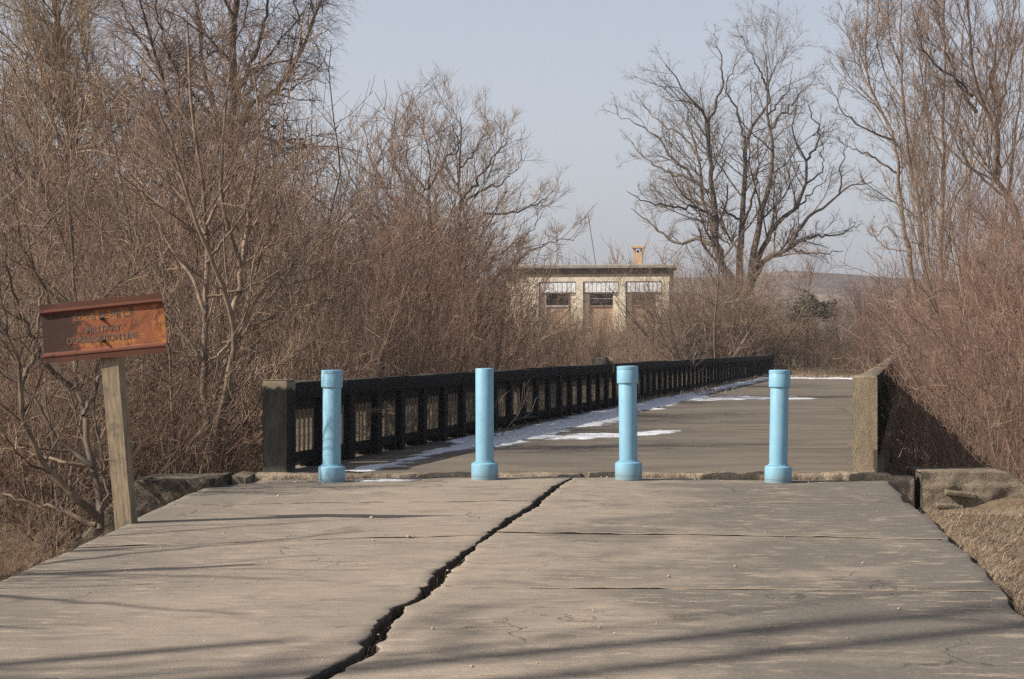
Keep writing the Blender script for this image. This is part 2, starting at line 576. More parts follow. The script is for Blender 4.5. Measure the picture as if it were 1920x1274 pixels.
RR = np.array([(-12, 1.0), (5, 2.17), (9.7, 2.84), (11.1, 3.07), (13.0, 3.37), (14.2, 3.5), (15.7, 3.73), (17.0, 3.84), (17.7, 3.96), (18.5, 4.06), (19.4, 4.2), (20.5, 4.25)])


def road_right(Y):
    return np.interp(Y, RR[:, 0], RR[:, 1]) + 0.035 * vnoise(np.asarray(Y) * 2.3, 0, 5)


def road_z(X, Y):
    return 0.04 * np.exp(-((np.asarray(X) - 0.6) / 2.0) ** 2) * ss(14, 19.5, Y) - 0.005


def ground_z(X, Y):
    X, Y = np.asarray(X, dtype=float), np.asarray(Y, dtype=float)
    s = X * UX + (Y - 20) * UY
    t = X * UY - (Y - 20) * UX
    dl = (-3.28 - 0.3 * 0) - X
    dr = X - np.interp(Y, RR[:, 0], RR[:, 1])
    left = -0.06 - 2.1 * ss(-0.25, 2.9, dl) + 0.05 * fbm(X * 1.1, Y * 1.1, 2)
    right = -0.05 - 0.10 * ss(0.3, 2.0, dr) - 1.4 * ss(4.5, 9.5, dr) + 0.035 * fbm(X * 1.7, Y * 1.7, 4)
    right = right - 0.24 * ss(15.6, 19.3, Y) * (1 - 0.6 * ss(4.9, 5.7, X))
    right = right - 0.35 * np.exp(-((X - 4.42) / 0.26) ** 2 - ((Y - 19.2) / 1.2) ** 2)
    near = np.where(dl > 0, left, np.where(dr > 0, right, -0.30))
    valley = -0.5 - 2.9 * ss(-0.5, 6, s) * (1 - ss(56, 76, s))
    bank = ss(88, 112, Y) * (1 - ss(15, 30, X)) * 2.6
    bank = bank + ss(40, 110, Y) * ss(8, 40, -X) * 2.5
    far = valley + 0.35 * ss(60, 78, s) + bank + 0.22 * fbm(X * 0.25, Y * 0.25, 6)
    w = ss(20.2, 22.5, Y)
    return near * (1 - w) + far * w


def spaced(parts):
    return np.unique(np.concatenate([np.arange(a, b, c) for a, b, c in parts]))


gx = spaced([(-1500, -200, 100), (-200, -40, 10), (-40, -9, 1.2), (-9, 10, 0.2), (10, 40, 1.2), (40, 200, 10), (200, 1600, 100)])
gy = spaced([(-60, -5, 4), (-5, 8, 0.8), (8, 26, 0.22), (26, 60, 1.2), (60, 140, 2), (140, 400, 20), (400, 2600, 150)])
GX, GY = np.meshgrid(gx, gy)
GZ = ground_z(GX, GY)
nx, ny = len(gx), len(gy)
ii = (np.arange(ny - 1)[:, None] * nx + np.arange(nx - 1)[None, :]).ravel()
gq = np.stack([ii, ii + 1, ii + nx + 1, ii + nx], 1)
tag(link('ground', np_mesh('ground', np.stack([GX, GY, GZ], -1).reshape(-1, 3), gq, smooth=True), M['ground']), kind='structure')

hx = np.linspace(-700, 900, 200)
hy = np.linspace(420, 1100, 40)
HX, HY = np.meshgrid(hx, hy)
hr = 27 + 6 * fbm(HX * 0.006, HX * 0 + 1.5, 11, 4) + 4 * np.sin(HX * 0.011 + 0.4)
HZ = hr * np.exp(-((HY - 720) / 190) ** 2) + 1.6 * fbm(HX * 0.03, HY * 0.03, 8) - 2
ii = (np.arange(39)[:, None] * 200 + np.arange(199)[None, :]).ravel()
tag(link('hills', np_mesh('hills', np.stack([HX, HY, HZ], -1).reshape(-1, 3), np.stack([ii, ii + 1, ii + 201, ii + 200], 1), smooth=True), M['hill']), kind='structure')

# thin winter haze round everything
hm = bpy.data.materials.new('haze_air')
hm.use_nodes = True
hm.node_tree.nodes.remove(hm.node_tree.nodes['Principled BSDF'])
hv = hm.node_tree.nodes.new('ShaderNodeVolumePrincipled')
hv.inputs['Density'].default_value = 0.0005
hv.inputs['Color'].default_value = (0.84, 0.88, 0.95, 1)
hv.inputs['Anisotropy'].default_value = 0.3
hm.node_tree.links.new(hv.outputs[0], hm.node_tree.nodes['Material Output'].inputs['Volume'])
tag(MB().box(-1520, 1620, -66, 2640, -8, 62).build('haze', hm), kind='stuff')

# ------------------------------------------------------------------ road: slabs either side of the crack
crack_px = [(1104, 884, 7), (1085, 896, 3), (1062, 907, 8), (1040, 921, 16), (1012, 942, 20), (985, 960, 22), (955, 976, 24), (925, 996, 24), (905, 1011, 14), (893, 1019, 7), (880, 1028, 20),
            (862, 1045, 30), (842, 1062, 36), (822, 1080, 38), (808, 1098, 30), (795, 1112, 26), (775, 1128, 12), (757, 1134, 9), (743, 1141, 26), (722, 1168, 38), (700, 1200, 46), (672, 1227, 48), (640, 1248, 46), (590, 1276, 52)]
cd = np.array([(EYE * F / (y - 652), (x - 960) / F * EYE * F / (y - 652), w / F * EYE * F / (y - 652)) for x, y, w in crack_px])[::-1]
cY = np.concatenate([[-12, 5.5], cd[:, 0], [22]])
cX = np.concatenate([[-2.2, -1.25], cd[:, 1], [cd[-1, 1] + 0.15]])
cW = np.concatenate([[0.1, 0.12], cd[:, 2], [0.015]])


def crack(Y, side):
    w = np.interp(Y, cY, cW) * 0.36
    Y = np.asarray(Y, dtype=float)
    jag = 0.011 * fbm(Y * 6.0, Y * 0 + side * 3, 21, 3) + 0.011 * vnoise(Y * 27, Y * 0, 30 + side) + 0.02 * vnoise(Y * 3.1, Y * 0, 33)
    return np.interp(Y, cY, cX) + side * (w + 0.4 * w * vnoise(Y * 9, Y * 0, 40 + side)) + jag


def wob(X, k):
    return 0.03 * vnoise(X * 1.5, X * 0, 60 + k) + 0.008 * vnoise(X * 11, X * 0, 70 + k)


JL = [lambda X: X * 0 - 9, lambda X: X * 0 + 3.0 + wob(X, 1), lambda X: 7.0 + 0.1 * X + wob(X, 2), lambda X: 11.03 + 0.12 * (X + 0.44) + wob(X, 3),
      lambda X: 14.14 + 0.30 * (X + 0.17) + wob(X, 4), lambda X: 16.95 + 0.05 * X + wob(X, 5), lambda X: X * 0 + 19.80]
JR = [lambda X: X * 0 - 9, lambda X: X * 0 + 2.6 + wob(X, 11), lambda X: 6.6 - 0.06 * X + wob(X, 12), lambda X: 10.98 - 0.07 * (X - 0.5) + wob(X, 13),
      lambda X: 14.34 - 0.16 * (X + 0.04) + wob(X, 14), lambda X: 16.98 - 0.03 * X + wob(X, 15), lambda X: X * 0 + 19.80]

road = tag(empty('road'), kind='structure')
GAP = 0.010


def slab(xl, xr, y0, y1, lift, seed):
    nu, nv = 40, max(30, int(abs(float(y1(np.array(0.0)) - y0(np.array(0.0)))) * 22))
    uu = np.linspace(0, 1, nu - 2)
    uu = np.concatenate([[0, 0.004], uu[1:-1], [0.996, 1]])
    vv = np.linspace(0, 1, nv - 2)
    vv = np.concatenate([[0, 0.004], vv[1:-1], [0.996, 1]])
    u, v = np.meshgrid(uu, vv)
    Y = float(y0(np.array(0.0))) * (1 - v) + float(y1(np.array(0.0))) * v
    for _ in range(3):
        X = xl(Y) * (1 - u) + xr(Y) * u
        Y = (y0(X) + GAP) * (1 - v) + (y1(X) - GAP) * v
    Z = road_z(X, Y) + lift + 0.004 * fbm(X * 1.2, Y * 1.2, seed, 3)
    edge = np.minimum(np.minimum(u, 1 - u), np.minimum(v, 1 - v)) < 0.001
    Z = Z - 0.006 * edge * (1 + vnoise(X * 9, Y * 9, seed))
    top = np.stack([X, Y, Z], -1).reshape(-1, 3)
    ii = (np.arange(nv - 1)[:, None] * nu + np.arange(nu - 1)[None, :]).ravel()
    q = [np.stack([ii, ii + 1, ii + nu + 1, ii + nu], 1)]
    loop = np.concatenate([np.arange(nu), np.arange(1, nv) * nu + nu - 1, (nv - 1) * nu + np.arange(nu - 2, -1, -1), np.arange(nv - 2, 0, -1) * nu])
    n0 = len(top)
    side = top[loop].copy()
    mid = side + np.stack([0.012 * vnoise(side[:, 1] * 20, side[:, 0] * 20, seed + 1), 0 * side[:, 0], 0 * side[:, 0] - 0.07], -1)
    low = side - np.array([0, 0, 0.2])
    nl = len(loop)
    a = np.arange(nl)
    b = (a + 1) % nl
    q.append(np.stack([loop, n0 + a, n0 + b, loop[b]], 1))
    q.append(np.stack([n0 + a, n0 + nl + a, n0 + nl + b, n0 + b], 1))
    me = np_mesh('concrete_slab', np.concatenate([top, mid, low]), np.concatenate(q))
    o = link('concrete_slab', me, [M['road'], M['soil']], road)
    mi = np.zeros(len(me.polygons), dtype=np.int32)
    mi[len(ii):] = 1                              # the broken, earth stained sides
    me.polygons.foreach_set('material_index', mi)
    return o


for k in range(6):
    slab(road_left, lambda Y: crack(Y, -1), JL[k], JL[k + 1], 0.004 * ((k * 7) % 3 - 1), 100 + k)
    slab(lambda Y: crack(Y, 1), road_right, JR[k], JR[k + 1], 0.003 * ((k * 5) % 3 - 1) - 0.003, 120 + k)

# sandy filling of the joints, 6 mm below the slabs, and the dark bottom of the crack
fv, fq = [], []
for J, side in ((JL, -1), (JR, 1)):
    for k in range(1, 6):
        xs = np.linspace(-3.27, 0.0, 60) if side < 0 else np.linspace(-0.4, 4.1, 60)
        ym = J[k](xs)
        if side < 0:
            xs = np.linspace(-3.22, float(crack(np.array(float(ym[-1])), -1)) - 0.03, 60)
        else:
            xs = np.linspace(float(crack(np.array(float(ym[0])), 1)) + 0.03, float(road_right(np.array(float(ym[-1])))) - 0.04, 60)
        ym = J[k](xs)
        z = road_z(xs, ym) - 0.0005 + 0.005 * vnoise(xs * 6, xs * 0, k) + 0.002 * vnoise(xs * 21, xs * 0, k)
        o = len(fv)
        for x, y, zz in zip(xs, ym, z):
            wj = 0.022 + 0.012 * float(vnoise(x * 5, y, k))
            fv += [(x, y - wj, zz), (x, y + wj, zz)]
        fq += [(o + 2 * i, o + 2 * i + 2, o + 2 * i + 3, o + 2 * i + 1) for i in range(59)]
fill = link('joint_filling', np_mesh('joint_filling', np.array(fv), np.array(fq)), M['sand'], road)
ys = np.linspace(-8, 19.8, 500)
xm = np.interp(ys, cY, cX)
zz = -0.12 + 0.03 * vnoise(ys * 5, ys * 0, 9)
cv = np.concatenate([np.stack([xm - 0.25, ys, zz], -1), np.stack([xm + 0.25, ys, zz + 0.01], -1)])
link('crack_bottom', np_mesh('crack_bottom', cv, np.stack([np.arange(499), np.arange(499) + 500, np.arange(499) + 501, np.arange(499) + 1], 1)), M['soil'], road)

# ------------------------------------------------------------------ kerb at the head of the bridge
kx = np.linspace(-2.92, 4.565, 420)


def kerb_strip():
    zt = 0.074 + 0.010 * fbm(kx * 3, kx * 0, 51, 4) - 0.05 * (np.abs(kx - 0.83) < 0.05) - 0.035 * ss(4.28, 4.34, kx) - 0.02 * np.exp(-((kx - 2.6) / .08) ** 2)
    yf = 19.84 + 0.012 * fbm(kx * 7, kx * 0, 52, 3) + 0.02 * vnoise(kx * 2, kx * 0, 53)
    rows = []
    for dy, fz in ((0.29, -0.75), (0.29, 0), (0.05, 0), (0.012, -0.012), (0, -0.035), (-0.004, -0.08), (0, -0.2), (0.0, -0.75)):
        base = 0 if fz > -0.5 else 0
        z = zt + fz if fz > -0.5 else zt * 0 + fz
        rough = 0.014 * fbm(kx * 11, kx * 0 + fz * 23, 55, 3) * (dy < 0.1)
        rows.append(np.stack([kx, (yf if dy < 0.2 else 19.84) + dy + rough, z + 0.004 * vnoise(kx * 17, kx * 0 + dy * 9, 56)], -1))
    V = np.concatenate(rows)
    n = len(kx)
    q = []
    for r in range(len(rows) - 1):
        i = np.arange(n - 1)
        q.append(np.stack([r * n + i, (r + 1) * n + i, (r + 1) * n + i + 1, r * n + i + 1], 1))
    q = np.concatenate(q)
    m = len(rows)
    caps = []
    for e in (0, n - 1):
        caps += [(e, (k) * n + e, (k + 1) * n + e) for k in range(1, m - 1)]
    return np_mesh('kerb', V, q, np.array(caps))


tag(link('kerb', kerb_strip(), M['kerb']), kind='structure')

# ------------------------------------------------------------------ bridge deck
DZ = 0.066
deck = tag(empty('bridge_deck'), kind='structure')
cuts = [None, 5.6, 11.4, 18.6, 25.2, 31.5, 38.2, 45, 52, 59, 66.5]
TL, TR = -2.84, 4.11


def deck_point(s, t):
    return bp(s, t)


for k in range(10):
    nu, nv = 24, 30
    u, v = np.meshgrid(np.linspace(0, 1, nu), np.linspace(0, 1, nv))
    T = TL + (TR - TL) * u
    s1 = cuts[k + 1] + 0.05 * vnoise(T * 1.3, T * 0, k + 1) + 0.02 * (T)
    if k == 0:                                  # the head of the deck follows the kerb (world Y = 20.12)
        s0 = (0.135 + T * UX) / UY
    else:
        s0 = cuts[k] + 0.05 * vnoise(T * 1.3, T * 0, k) + 0.02 * T + 0.03
    S = s0 * (1 - v) + s1 * v
    X = S * UX + T * UY
    Y = 20 + S * UY - T * UX
    Z = DZ + 0.006 * fbm(X * 0.5, Y * 0.5, 80 + k, 3)
    top = np.stack([X, Y, Z], -1).reshape(-1, 3)
    ii = (np.arange(nv - 1)[:, None] * nu + np.arange(nu - 1)[None, :]).ravel()
    q = [np.stack([ii, ii + 1, ii + nu + 1, ii + nu], 1)]
    loop = np.concatenate([np.arange(nu), np.arange(1, nv) * nu + nu - 1, (nv - 1) * nu + np.arange(nu - 2, -1, -1), np.arange(nv - 2, 0, -1) * nu])
    n0, nl = len(top), len(loop)
    a = np.arange(nl)
    b = (a + 1) % nl
    low = top[loop] - np.array([0, 0, 0.55])
    q.append(np.stack([loop, n0 + a, n0 + b, loop[b]], 1))
    link('deck_slab', np_mesh('deck_slab', np.concatenate([top, low]), np.concatenate(q)), M['deck'], deck)
mb = MB()
mb.box(1.2, 66, TL + 0.35, TR - 0.35, DZ - 0.30, DZ - 0.012, lambda s, t, z: bp(s, t, z))
mb.build('joint_filling', M['sand'], deck)
mb = MB()
for t in (-2.3, -0.3, 1.7, 3.6):
    mb.box(0.4 + 1.0, 66, t - 0.2, t + 0.2, -1.3, -0.42, lambda s, t, z: bp(s, t, z))
mb.build('girder', M['black'], deck)
for s in (11, 22, 33, 44, 55):
    MB().box(s - 0.35, s + 0.35, TL + 0.3, TR - 0.3, -4.2, -1.3, lambda s, t, z: bp(s, t, z)).build('pier', M['black'], deck)
# abutment face under the head of the bridge
MB().box(-2.86, 4.5, 20.14, 20.7, -3.4, -0.5).build('abutment', M['darkwing'], deck)

# ------------------------------------------------------------------ railings
BAY = 1.158


def railing(label, s0, t_in, t_out, s_end, height, block_mat, sgn, wear):
    """t_in is the deck side face, sgn points from the deck outwards"""
    base = bp(s0, (t_in + t_out) / 2, DZ)
    root = empty('bridge_railing', base, (0, 0, -AX))
    tag(root, label, 'railing')
    to, ti = sorted((0.0, 0.0))
    half = abs(t_out - t_in) / 2
    H = height
    # local frame: x across (bridge t), y along the bridge, z up; deck side is at x = -sgn*half
    D = -sgn

    def xr(a, b):                     # a, b measured from the deck face inwards to the outer face (0..2 half)
        p, q = D * (half - a), D * (half - b)
        return (min(p, q), max(p, q))
    rj = random.Random(5 + int(sgn))
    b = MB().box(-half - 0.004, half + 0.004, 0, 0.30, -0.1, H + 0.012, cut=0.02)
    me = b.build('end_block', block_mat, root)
    n = int((s_end - s0 - 0.30) / BAY)
    post_m = bal_m = None
    sec = 4
    for k in range(0, n, sec):
        y0 = 0.30 + k * BAY + 0.004
        y1 = 0.30 + min(n, k + sec) * BAY - 0.004
        dz = rj.uniform(-0.012, 0.010)
        dx = rj.uniform(-0.012, 0.012)
        if wear and k in (24,):
            dz += 0.02
        ns = 40
        ys = np.linspace(y0, y1, ns)
        edge = 0.010 * vnoise(ys * 5, ys * 0, k + 3) + 0.006 * vnoise(ys * 17, ys * 0, k + 9)
        ta = H - 0.012 + dz + 0.008 * vnoise(ys * 3, ys * 0, k)
        rows = [np.stack([ys * 0 - half + dx + c * 0.022 + edge * (c > 0), ys, z], -1) for c, z in ((0, H - 0.21 + 0 * ys), (0, ta - 0.02), (1, ta))]
        rows += [np.stack([ys * 0 + half + dx - c * 0.022 - edge * (c > 0), ys, z], -1) for c, z in ((1, ta), (0, ta - 0.02), (0, H - 0.21 + 0 * ys))]
        V = np.concatenate(rows)
        i = np.arange(ns - 1)
        q = []
        for r in range(6):
            r2 = (r + 1) % 6
            q.append(np.stack([r * ns + i, r * ns + i + 1, r2 * ns + i + 1, r2 * ns + i], 1))
        e0 = [(0 * ns, 1 * ns, 4 * ns, 5 * ns), (1 * ns, 2 * ns, 3 * ns, 4 * ns)]
        e1 = [tuple(v + ns - 1 for v in reversed(f)) for f in e0]
        me = np_mesh('top_rail', V, np.concatenate(q + [np.array(e0 + e1)]))
        o = link('top_rail', me, [M['black'], M['railtop'] if wear else M['wing']], root)
        mi = np.zeros(len(me.polygons), dtype=np.int32)
        mi[2 * (ns - 1):3 * (ns - 1)] = 1
        me.polygons.foreach_set('material_index', mi)
    for k in range(n):
        yc = 0.30 + k * BAY
        last = k == n - 1
        # post at the far end of the bay, standing proud of the panel on the deck side
        p = MB()
        a, c = xr(0.012, 2 * half - 0.02)
        p.box(a, c, yc + BAY - 0.20, yc + BAY - 0.006, -0.02, H - 0.208)
        if post_m is None:
            o = p.build('post', M['black'], root)
            post_m = (o.data, yc)
        else:
            o = bpy.data.objects.new('post', post_m[0])
            COL.objects.link(o)
            o.parent = root
            o.location = (rj.uniform(-.006, .006), yc - post_m[1] + rj.uniform(-.01, .01), 0)
        y0, y1 = yc + 0.004, yc + BAY - 0.204
        a, c = xr(0.07, 2 * half - 0.05)
        p = MB()
        p.box(a, c, y0, y1, H - 0.34, H - 0.206)
        o = p.build('header_beam', M['black'], root)
        p = MB()                                      # sill with a drain opening arched out of its underside
        pts = [(y0, 0.205), (y0, -0.02), (y0 + 0.12, -0.02), (y0 + 0.16, 0.06), (y0 + 0.27, 0.095), (y1 - 0.27, 0.095), (y1 - 0.16, 0.06), (y1 - 0.12, -0.02), (y1, -0.02), (y1, 0.205)]
        m_ = len(pts)
        vs = [(a, y, z) for y, z in pts] + [(c, y, z) for y, z in pts]
        fs = [(i, (i + 1) % m_, m_ + (i + 1) % m_, m_ + i) for i in range(m_)]
        for off in (0, m_):
            fs += [(off, off + 1, off + 2, off + 3), (off, off + 3, off + 4, off + 9), (off + 4, off + 5, off + 9), (off + 5, off + 6, off + 8, off + 9), (off + 6, off + 7, off + 8)]
        p.add(vs, fs)
        p.build('sill_beam', M['black'], root)
        a2, c2 = a + 0.02, c - 0.02
        nb = 6
        pitch = (y1 - y0) / nb
        gone = set()
        if wear and rj.random() < 0.45:
            gone.add(rj.randrange(nb))
        shared = MB().box(a2, c2, -0.036, 0.036, 0.20, H - 0.335) if bal_m is None else None
        if k < 24:
            for j in range(nb):
                if j in gone:
                    continue
                if bal_m is None:
                    o = shared.build('baluster', M['baluster'], root)
                    bal_m = o.data
                else:
                    o = bpy.data.objects.new('baluster', bal_m)
                    COL.objects.link(o)
                    o.parent = root
                o.location = (rj.uniform(-.004, .004), y0 + (j + 0.5) * pitch, 0)
        else:
            p = MB()
            for j in range(nb):
                if j not in gone:
                    y = y0 + (j + 0.5) * pitch
                    p.box(a2, c2, y - 0.036, y + 0.036, 0.20, H - 0.335)
            o = p.build('baluster_row', M['baluster'], root)
            o['kind'] = 'stuff'
    return root


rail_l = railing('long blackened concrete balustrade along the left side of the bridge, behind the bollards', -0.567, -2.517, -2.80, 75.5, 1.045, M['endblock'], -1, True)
# the lighter tan top on the left end block, a stub and a fallen piece of coping
MB().box(-0.141, 0.143, 0.004, 0.34, 1.0585, 1.062).build('bare_top', M['tanpost'], rail_l)
stub = MB().box(-0.20, 0.06, 22.3, 22.75, 1.03, 1.20, cut=0.04).build('broken_coping', M['railtop'], rail_l)
MB().box(-0.02, 0.16, 22.78, 22.9, 0.82, 1.19, cut=0.02).build('coping_slab', M['tanpost'], rail_l)
rail_r = railing('short looking concrete balustrade along the right side of the bridge with a tan end block', 0.858, 3.80, 4.07, 66.0, 1.10, M['tanpost'], 1, False)

# ------------------------------------------------------------------ snow on the deck
su = np.concatenate([np.linspace(-0.6, 34, 900), np.linspace(34.1, 67, 420)])
tu = np.linspace(-2.42, 2.6, 130)
S, T = np.meshgrid(su, tu)
nz = fbm(S * 0.9, T * 2.2, 33, 5)
tr = np.interp(S, [-1, 0, 4, 8, 11, 15, 22, 27, 33, 45, 60, 67], [-1.75, -1.6, -1.5, -1.2, -1.2, -1.2, -1.3, -1.3, -1.5, -1.7, -1.6, -1.2])
tl = np.interp(S, [-1, 0, 3, 8, 14, 30], [-1.9, -1.95, -2.1, -2.25, -2.35, -2.42])
strip = np.minimum((tr - T) / 0.35, (T - tl) / 0.25)
b3 = np.minimum(1 - np.abs(S - 9.2 - 0.95 * T) / (1.1 - 0.3 * (T + 1)), (0.42 - T) / 0.5)
b2 = np.minimum(1 - np.abs(S - 30.2) / np.clip(2.4 - 0.55 * (T + 1), .2, 9), (1.95 - T) / 0.5)
b4 = np.minimum(1 - np.abs(S - 63) / 2.0, (2.3 - T) / 0.5)
b0 = np.minimum(1 - np.abs(S + 0.0 + 0 * T - T * .22 - 0.75) / 0.4, np.minimum((-0.75 - T) / 0.3, (T + 1.9) / .3))
mask = np.maximum.reduce([strip, b3, b2, b4]) + 0.62 * nz + 0.30 * fbm(S * 3.1, T * 6.5, 38, 3) + 0.04 - 0.18 * (S < 5)
ok = mask > 0
Zs = DZ + 0.003 + np.clip(mask, 0, 0.9) * 0.02 + 0.006 * np.clip(mask, 0, 1) * fbm(S * 4, T * 6, 35, 3)
Zs[~ok] = DZ - 0.012
Xs, Ys = S * UX + T * UY, 20 + S * UY - T * UX
keep = (ok[:-1, :-1] | ok[1:, :-1] | ok[:-1, 1:] | ok[1:, 1:]) & (Ys[:-1, :-1] > 20.02)
nS, nT = len(su), len(tu)
ii = (np.arange(nT - 1)[:, None] * nS + np.arange(nS - 1)[None, :])[keep]
q = np.stack([ii, ii + 1, ii + nS + 1, ii + nS], 1)
used, inv = np.unique(q.ravel(), return_inverse=True)
V = np.stack([Xs, Ys, Zs], -1).reshape(-1, 3)[used]
tag(link('snow', np_mesh('snow', V, inv.reshape(-1, 4), smooth=True, tint=np.clip(mask, 0, 1).ravel()[used]), M['snow']), 'thin patches of white snow along the left side of the bridge deck', 'snow', kind='stuff')
# a little snow lying on the road just in front of the kerb, by the left bollard
xs, ys = np.meshgrid(np.linspace(-1.95, -0.6, 120), np.linspace(19.3, 19.82, 50))
m2 = np.minimum(np.minimum((xs + 1.9) / .2, (-0.75 - xs) / .9), np.minimum((ys - 19.3) / .25, (19.85 - ys) / .03)) * 0.7 + 0.55 * fbm(xs * 2.2, ys * 5, 37, 4) - 0.36
ok = m2 > 0
zs = np.where(ok, road_z(xs, ys) + 0.006 + 0.02 * np.clip(m2, 0, 1), road_z(xs, ys) - 0.02)
keep = ok[:-1, :-1] | ok[1:, :-1] | ok[:-1, 1:] | ok[1:, 1:]
ii = (np.arange(49)[:, None] * 120 + np.arange(119)[None, :])[keep]
q = np.stack([ii, ii + 1, ii + 121, ii + 120], 1)
used, inv = np.unique(q.ravel(), return_inverse=True)
tag(link('snow', np_mesh('snow', np.stack([xs, ys, zs], -1).reshape(-1, 3)[used], inv.reshape(-1, 4), smooth=True, tint=np.clip(m2, 0, 1).ravel()[used]), M['snow']),
    'small thin patch of snow on the road beside the left bollard', 'snow', kind='stuff')


# ------------------------------------------------------------------ wing walls
def rough_block(name, prof, y0, y1, mat, rough=0.03, seed=1, nu=70, nv=26, parent=None, face=None):
    """prof: list of (x, top z, bottom z) from left to right; the front face is broken and uneven"""
    prof = np.array(prof)
    xs = np.linspace(prof[0, 0], prof[-1, 0], nu)
    zt = np.interp(xs, prof[:, 0], prof[:, 1]) + 0.008 * vnoise(xs * 9, xs * 0, seed)
    zb = np.interp(xs, prof[:, 0], prof[:, 2])
    v = np.linspace(0, 1, nv)
    X = np.repeat(xs[None, :], nv, 0)
    Z = zt[None, :] * (1 - v[:, None]) + zb[None, :] * v[:, None]
    dip = fbm(X * 3.2, Z * 4.5, seed + 1, 4)
    Yf = y0 + rough * dip * np.clip(v[:, None] * 6, 0.15, 1) + (face(X, Z, v[:, None]) if face else 0)
    front = np.stack([X, Yf, Z], -1).reshape(-1, 3)
    back_t = np.stack([xs, xs * 0 + y1, zt], -1)
    back_b = np.stack([xs, xs * 0 + y1, zb], -1)
    V = np.concatenate([front, back_t, back_b])
    ii = (np.arange(nv - 1)[:, None] * nu + np.arange(nu - 1)[None, :]).ravel()
    q = [np.stack([ii, ii + nu, ii + nu + 1, ii + 1], 1)]
    i = np.arange(nu - 1)
    o = nu * nv
    q.append(np.stack([i, i + 1, o + i + 1, o + i], 1))
    q.append(np.stack([o + i, o + i + 1, o + nu + i + 1, o + nu + i], 1))
    tri = []
    for e in (0, nu - 1):
        col = [k * nu + e for k in range(nv)]
        bt, bb = o + e, o + nu + e
        tri += [(bt, col[k], col[k + 1]) for k in range(nv - 1)] + [(bt, col[-1], bb)]
    me = np_mesh(name, V, np.concatenate(q), np.array(tri))
    return link(name, me, mat, parent)


wl_ = empty('wing_wall', (-3.4, 19.2, 0))
tag(wl_, 'low dark lichen stained concrete wing wall behind the sign post, left of the road', 'wall')


def sh(o, p):
    o.parent = p
    o.matrix_parent_inverse = Matrix.Translation(-Vector(p.location))
    return o


sh(rough_block('wall_block', [(-5.2, -1.15, -1.9), (-4.72, -0.66, -1.6), (-4.12, 0.045, -1.3), (-3.98, 0.075, -1.2), (-3.14, 0.095, -1.0)], 18.75, 19.7, M['darkwing'], 0.035, 5), wl_)
sh(rough_block('wall_piece', [(-3.09, 0.085, -0.6), (-2.93, 0.055, -0.6)], 19.3, 20.1, M['wing'], 0.02, 15, nu=16), wl_)
wr_ = empty('wing_wall', (5.2, 19.3, 0))
tag(wr_, 'broken tan concrete wing wall at the right of the kerb, half buried in dry grass', 'wall')


def broken(X, Z, v):
    return -0.035 * ss(0.0, 0.06, -(Z + 0.02 + 0.06 * fbm(X * 1.3, X * 0, 93, 3))) * ss(4.6, 4.75, X) - 0.03 * np.exp(-((X - 4.95) / 0.12) ** 2 - ((Z + 0.03) / 0.06) ** 2)


sh(rough_block('wall_block', [(4.635, 0.085, -0.8), (4.66, 0.105, -0.8), (5.60, 0.09, -0.8), (5.70, 0.03, -0.8), (6.1, -0.30, -0.8)], 19.80, 20.6, M['wing'], 0.03, 25, nu=120, nv=44, face=broken), wr_)
for (x, z, w, hh, a) in ((5.05, -0.145, 0.34, 0.022, 0.12), (4.93, -0.285, 0.30, 0.020, 0.08)):
    o = MB().box(-w / 2, w / 2, -0.05, 0.06, -hh, hh, cut=0.012).build('spalled_ledge', M['wing'], wr_)
    o.location = (x - 5.2, 19.735 - 19.3, z)
    o.rotation_euler = (0.15, a, 0.06)

# ------------------------------------------------------------------ bollards
def bollard(label, x, y, lean, cap, ry, turn):
    d = ry
    X = (x - 960) * d / F
    root = empty('bollard', (X, d, EYE - (y - 652) * d / F - 0.004), (lean[1], lean[0], turn))
    tag(root, label, 'bollard', 'pale blue pipe bollards across the head of the bridge')
    rad = 0.101
    MB().lathe([(rad, 0.16), (rad, 1.235), (rad - 0.004, 1.243), (rad - 0.014, 1.244), (rad - 0.018, 1.238), (rad - 0.03, 1.238)], 40).build('pipe', M['blue'], root, True)
    MB().lathe([(0.149, 0.0), (0.150, 0.043), (0.146, 0.045), (0.146, 0.049), (0.150, 0.051), (0.150, 0.178), (0.147, 0.186), (0.132, 0.197), (0.108, 0.205), (0.1015, 0.214), (0.095, 0.214)], 40).build('base_collar', M['blue'], root, True)
    if cap:
        MB().lathe([(0.1, 1.066), (0.112, 1.068), (0.119, 1.078), (0.119, 1.218), (0.117, 1.222), (0.117, 1.226), (0.120, 1.229), (0.119, 1.256), (0.115, 1.261), (0.06, 1.266), (0.03, 1.266)], 40).build('top_collar', M['blue'], root, True)
    # weld bead round the collar
    n = 48
    vs, fs = [], []
    rj = random.Random(int(x))
    for i in range(n):
        a = 2 * math.pi * i / n
        rr = rj.uniform(0.004, 0.010)
        for b in range(4):
            c = math.pi * 0.5 * b
            r = 0.106 + rr * math.cos(c)
            vs.append((r * math.cos(a), r * math.sin(a), 0.209 + rr * math.sin(c)))
    for i in range(n):
        j = (i + 1) % n
        fs += [(i * 4 + b, j * 4 + b, j * 4 + (b + 1) % 4, i * 4 + (b + 1) % 4) for b in range(4)]
    MB().add(vs, fs).build('weld_bead', M['blue'], root, True)
    return root


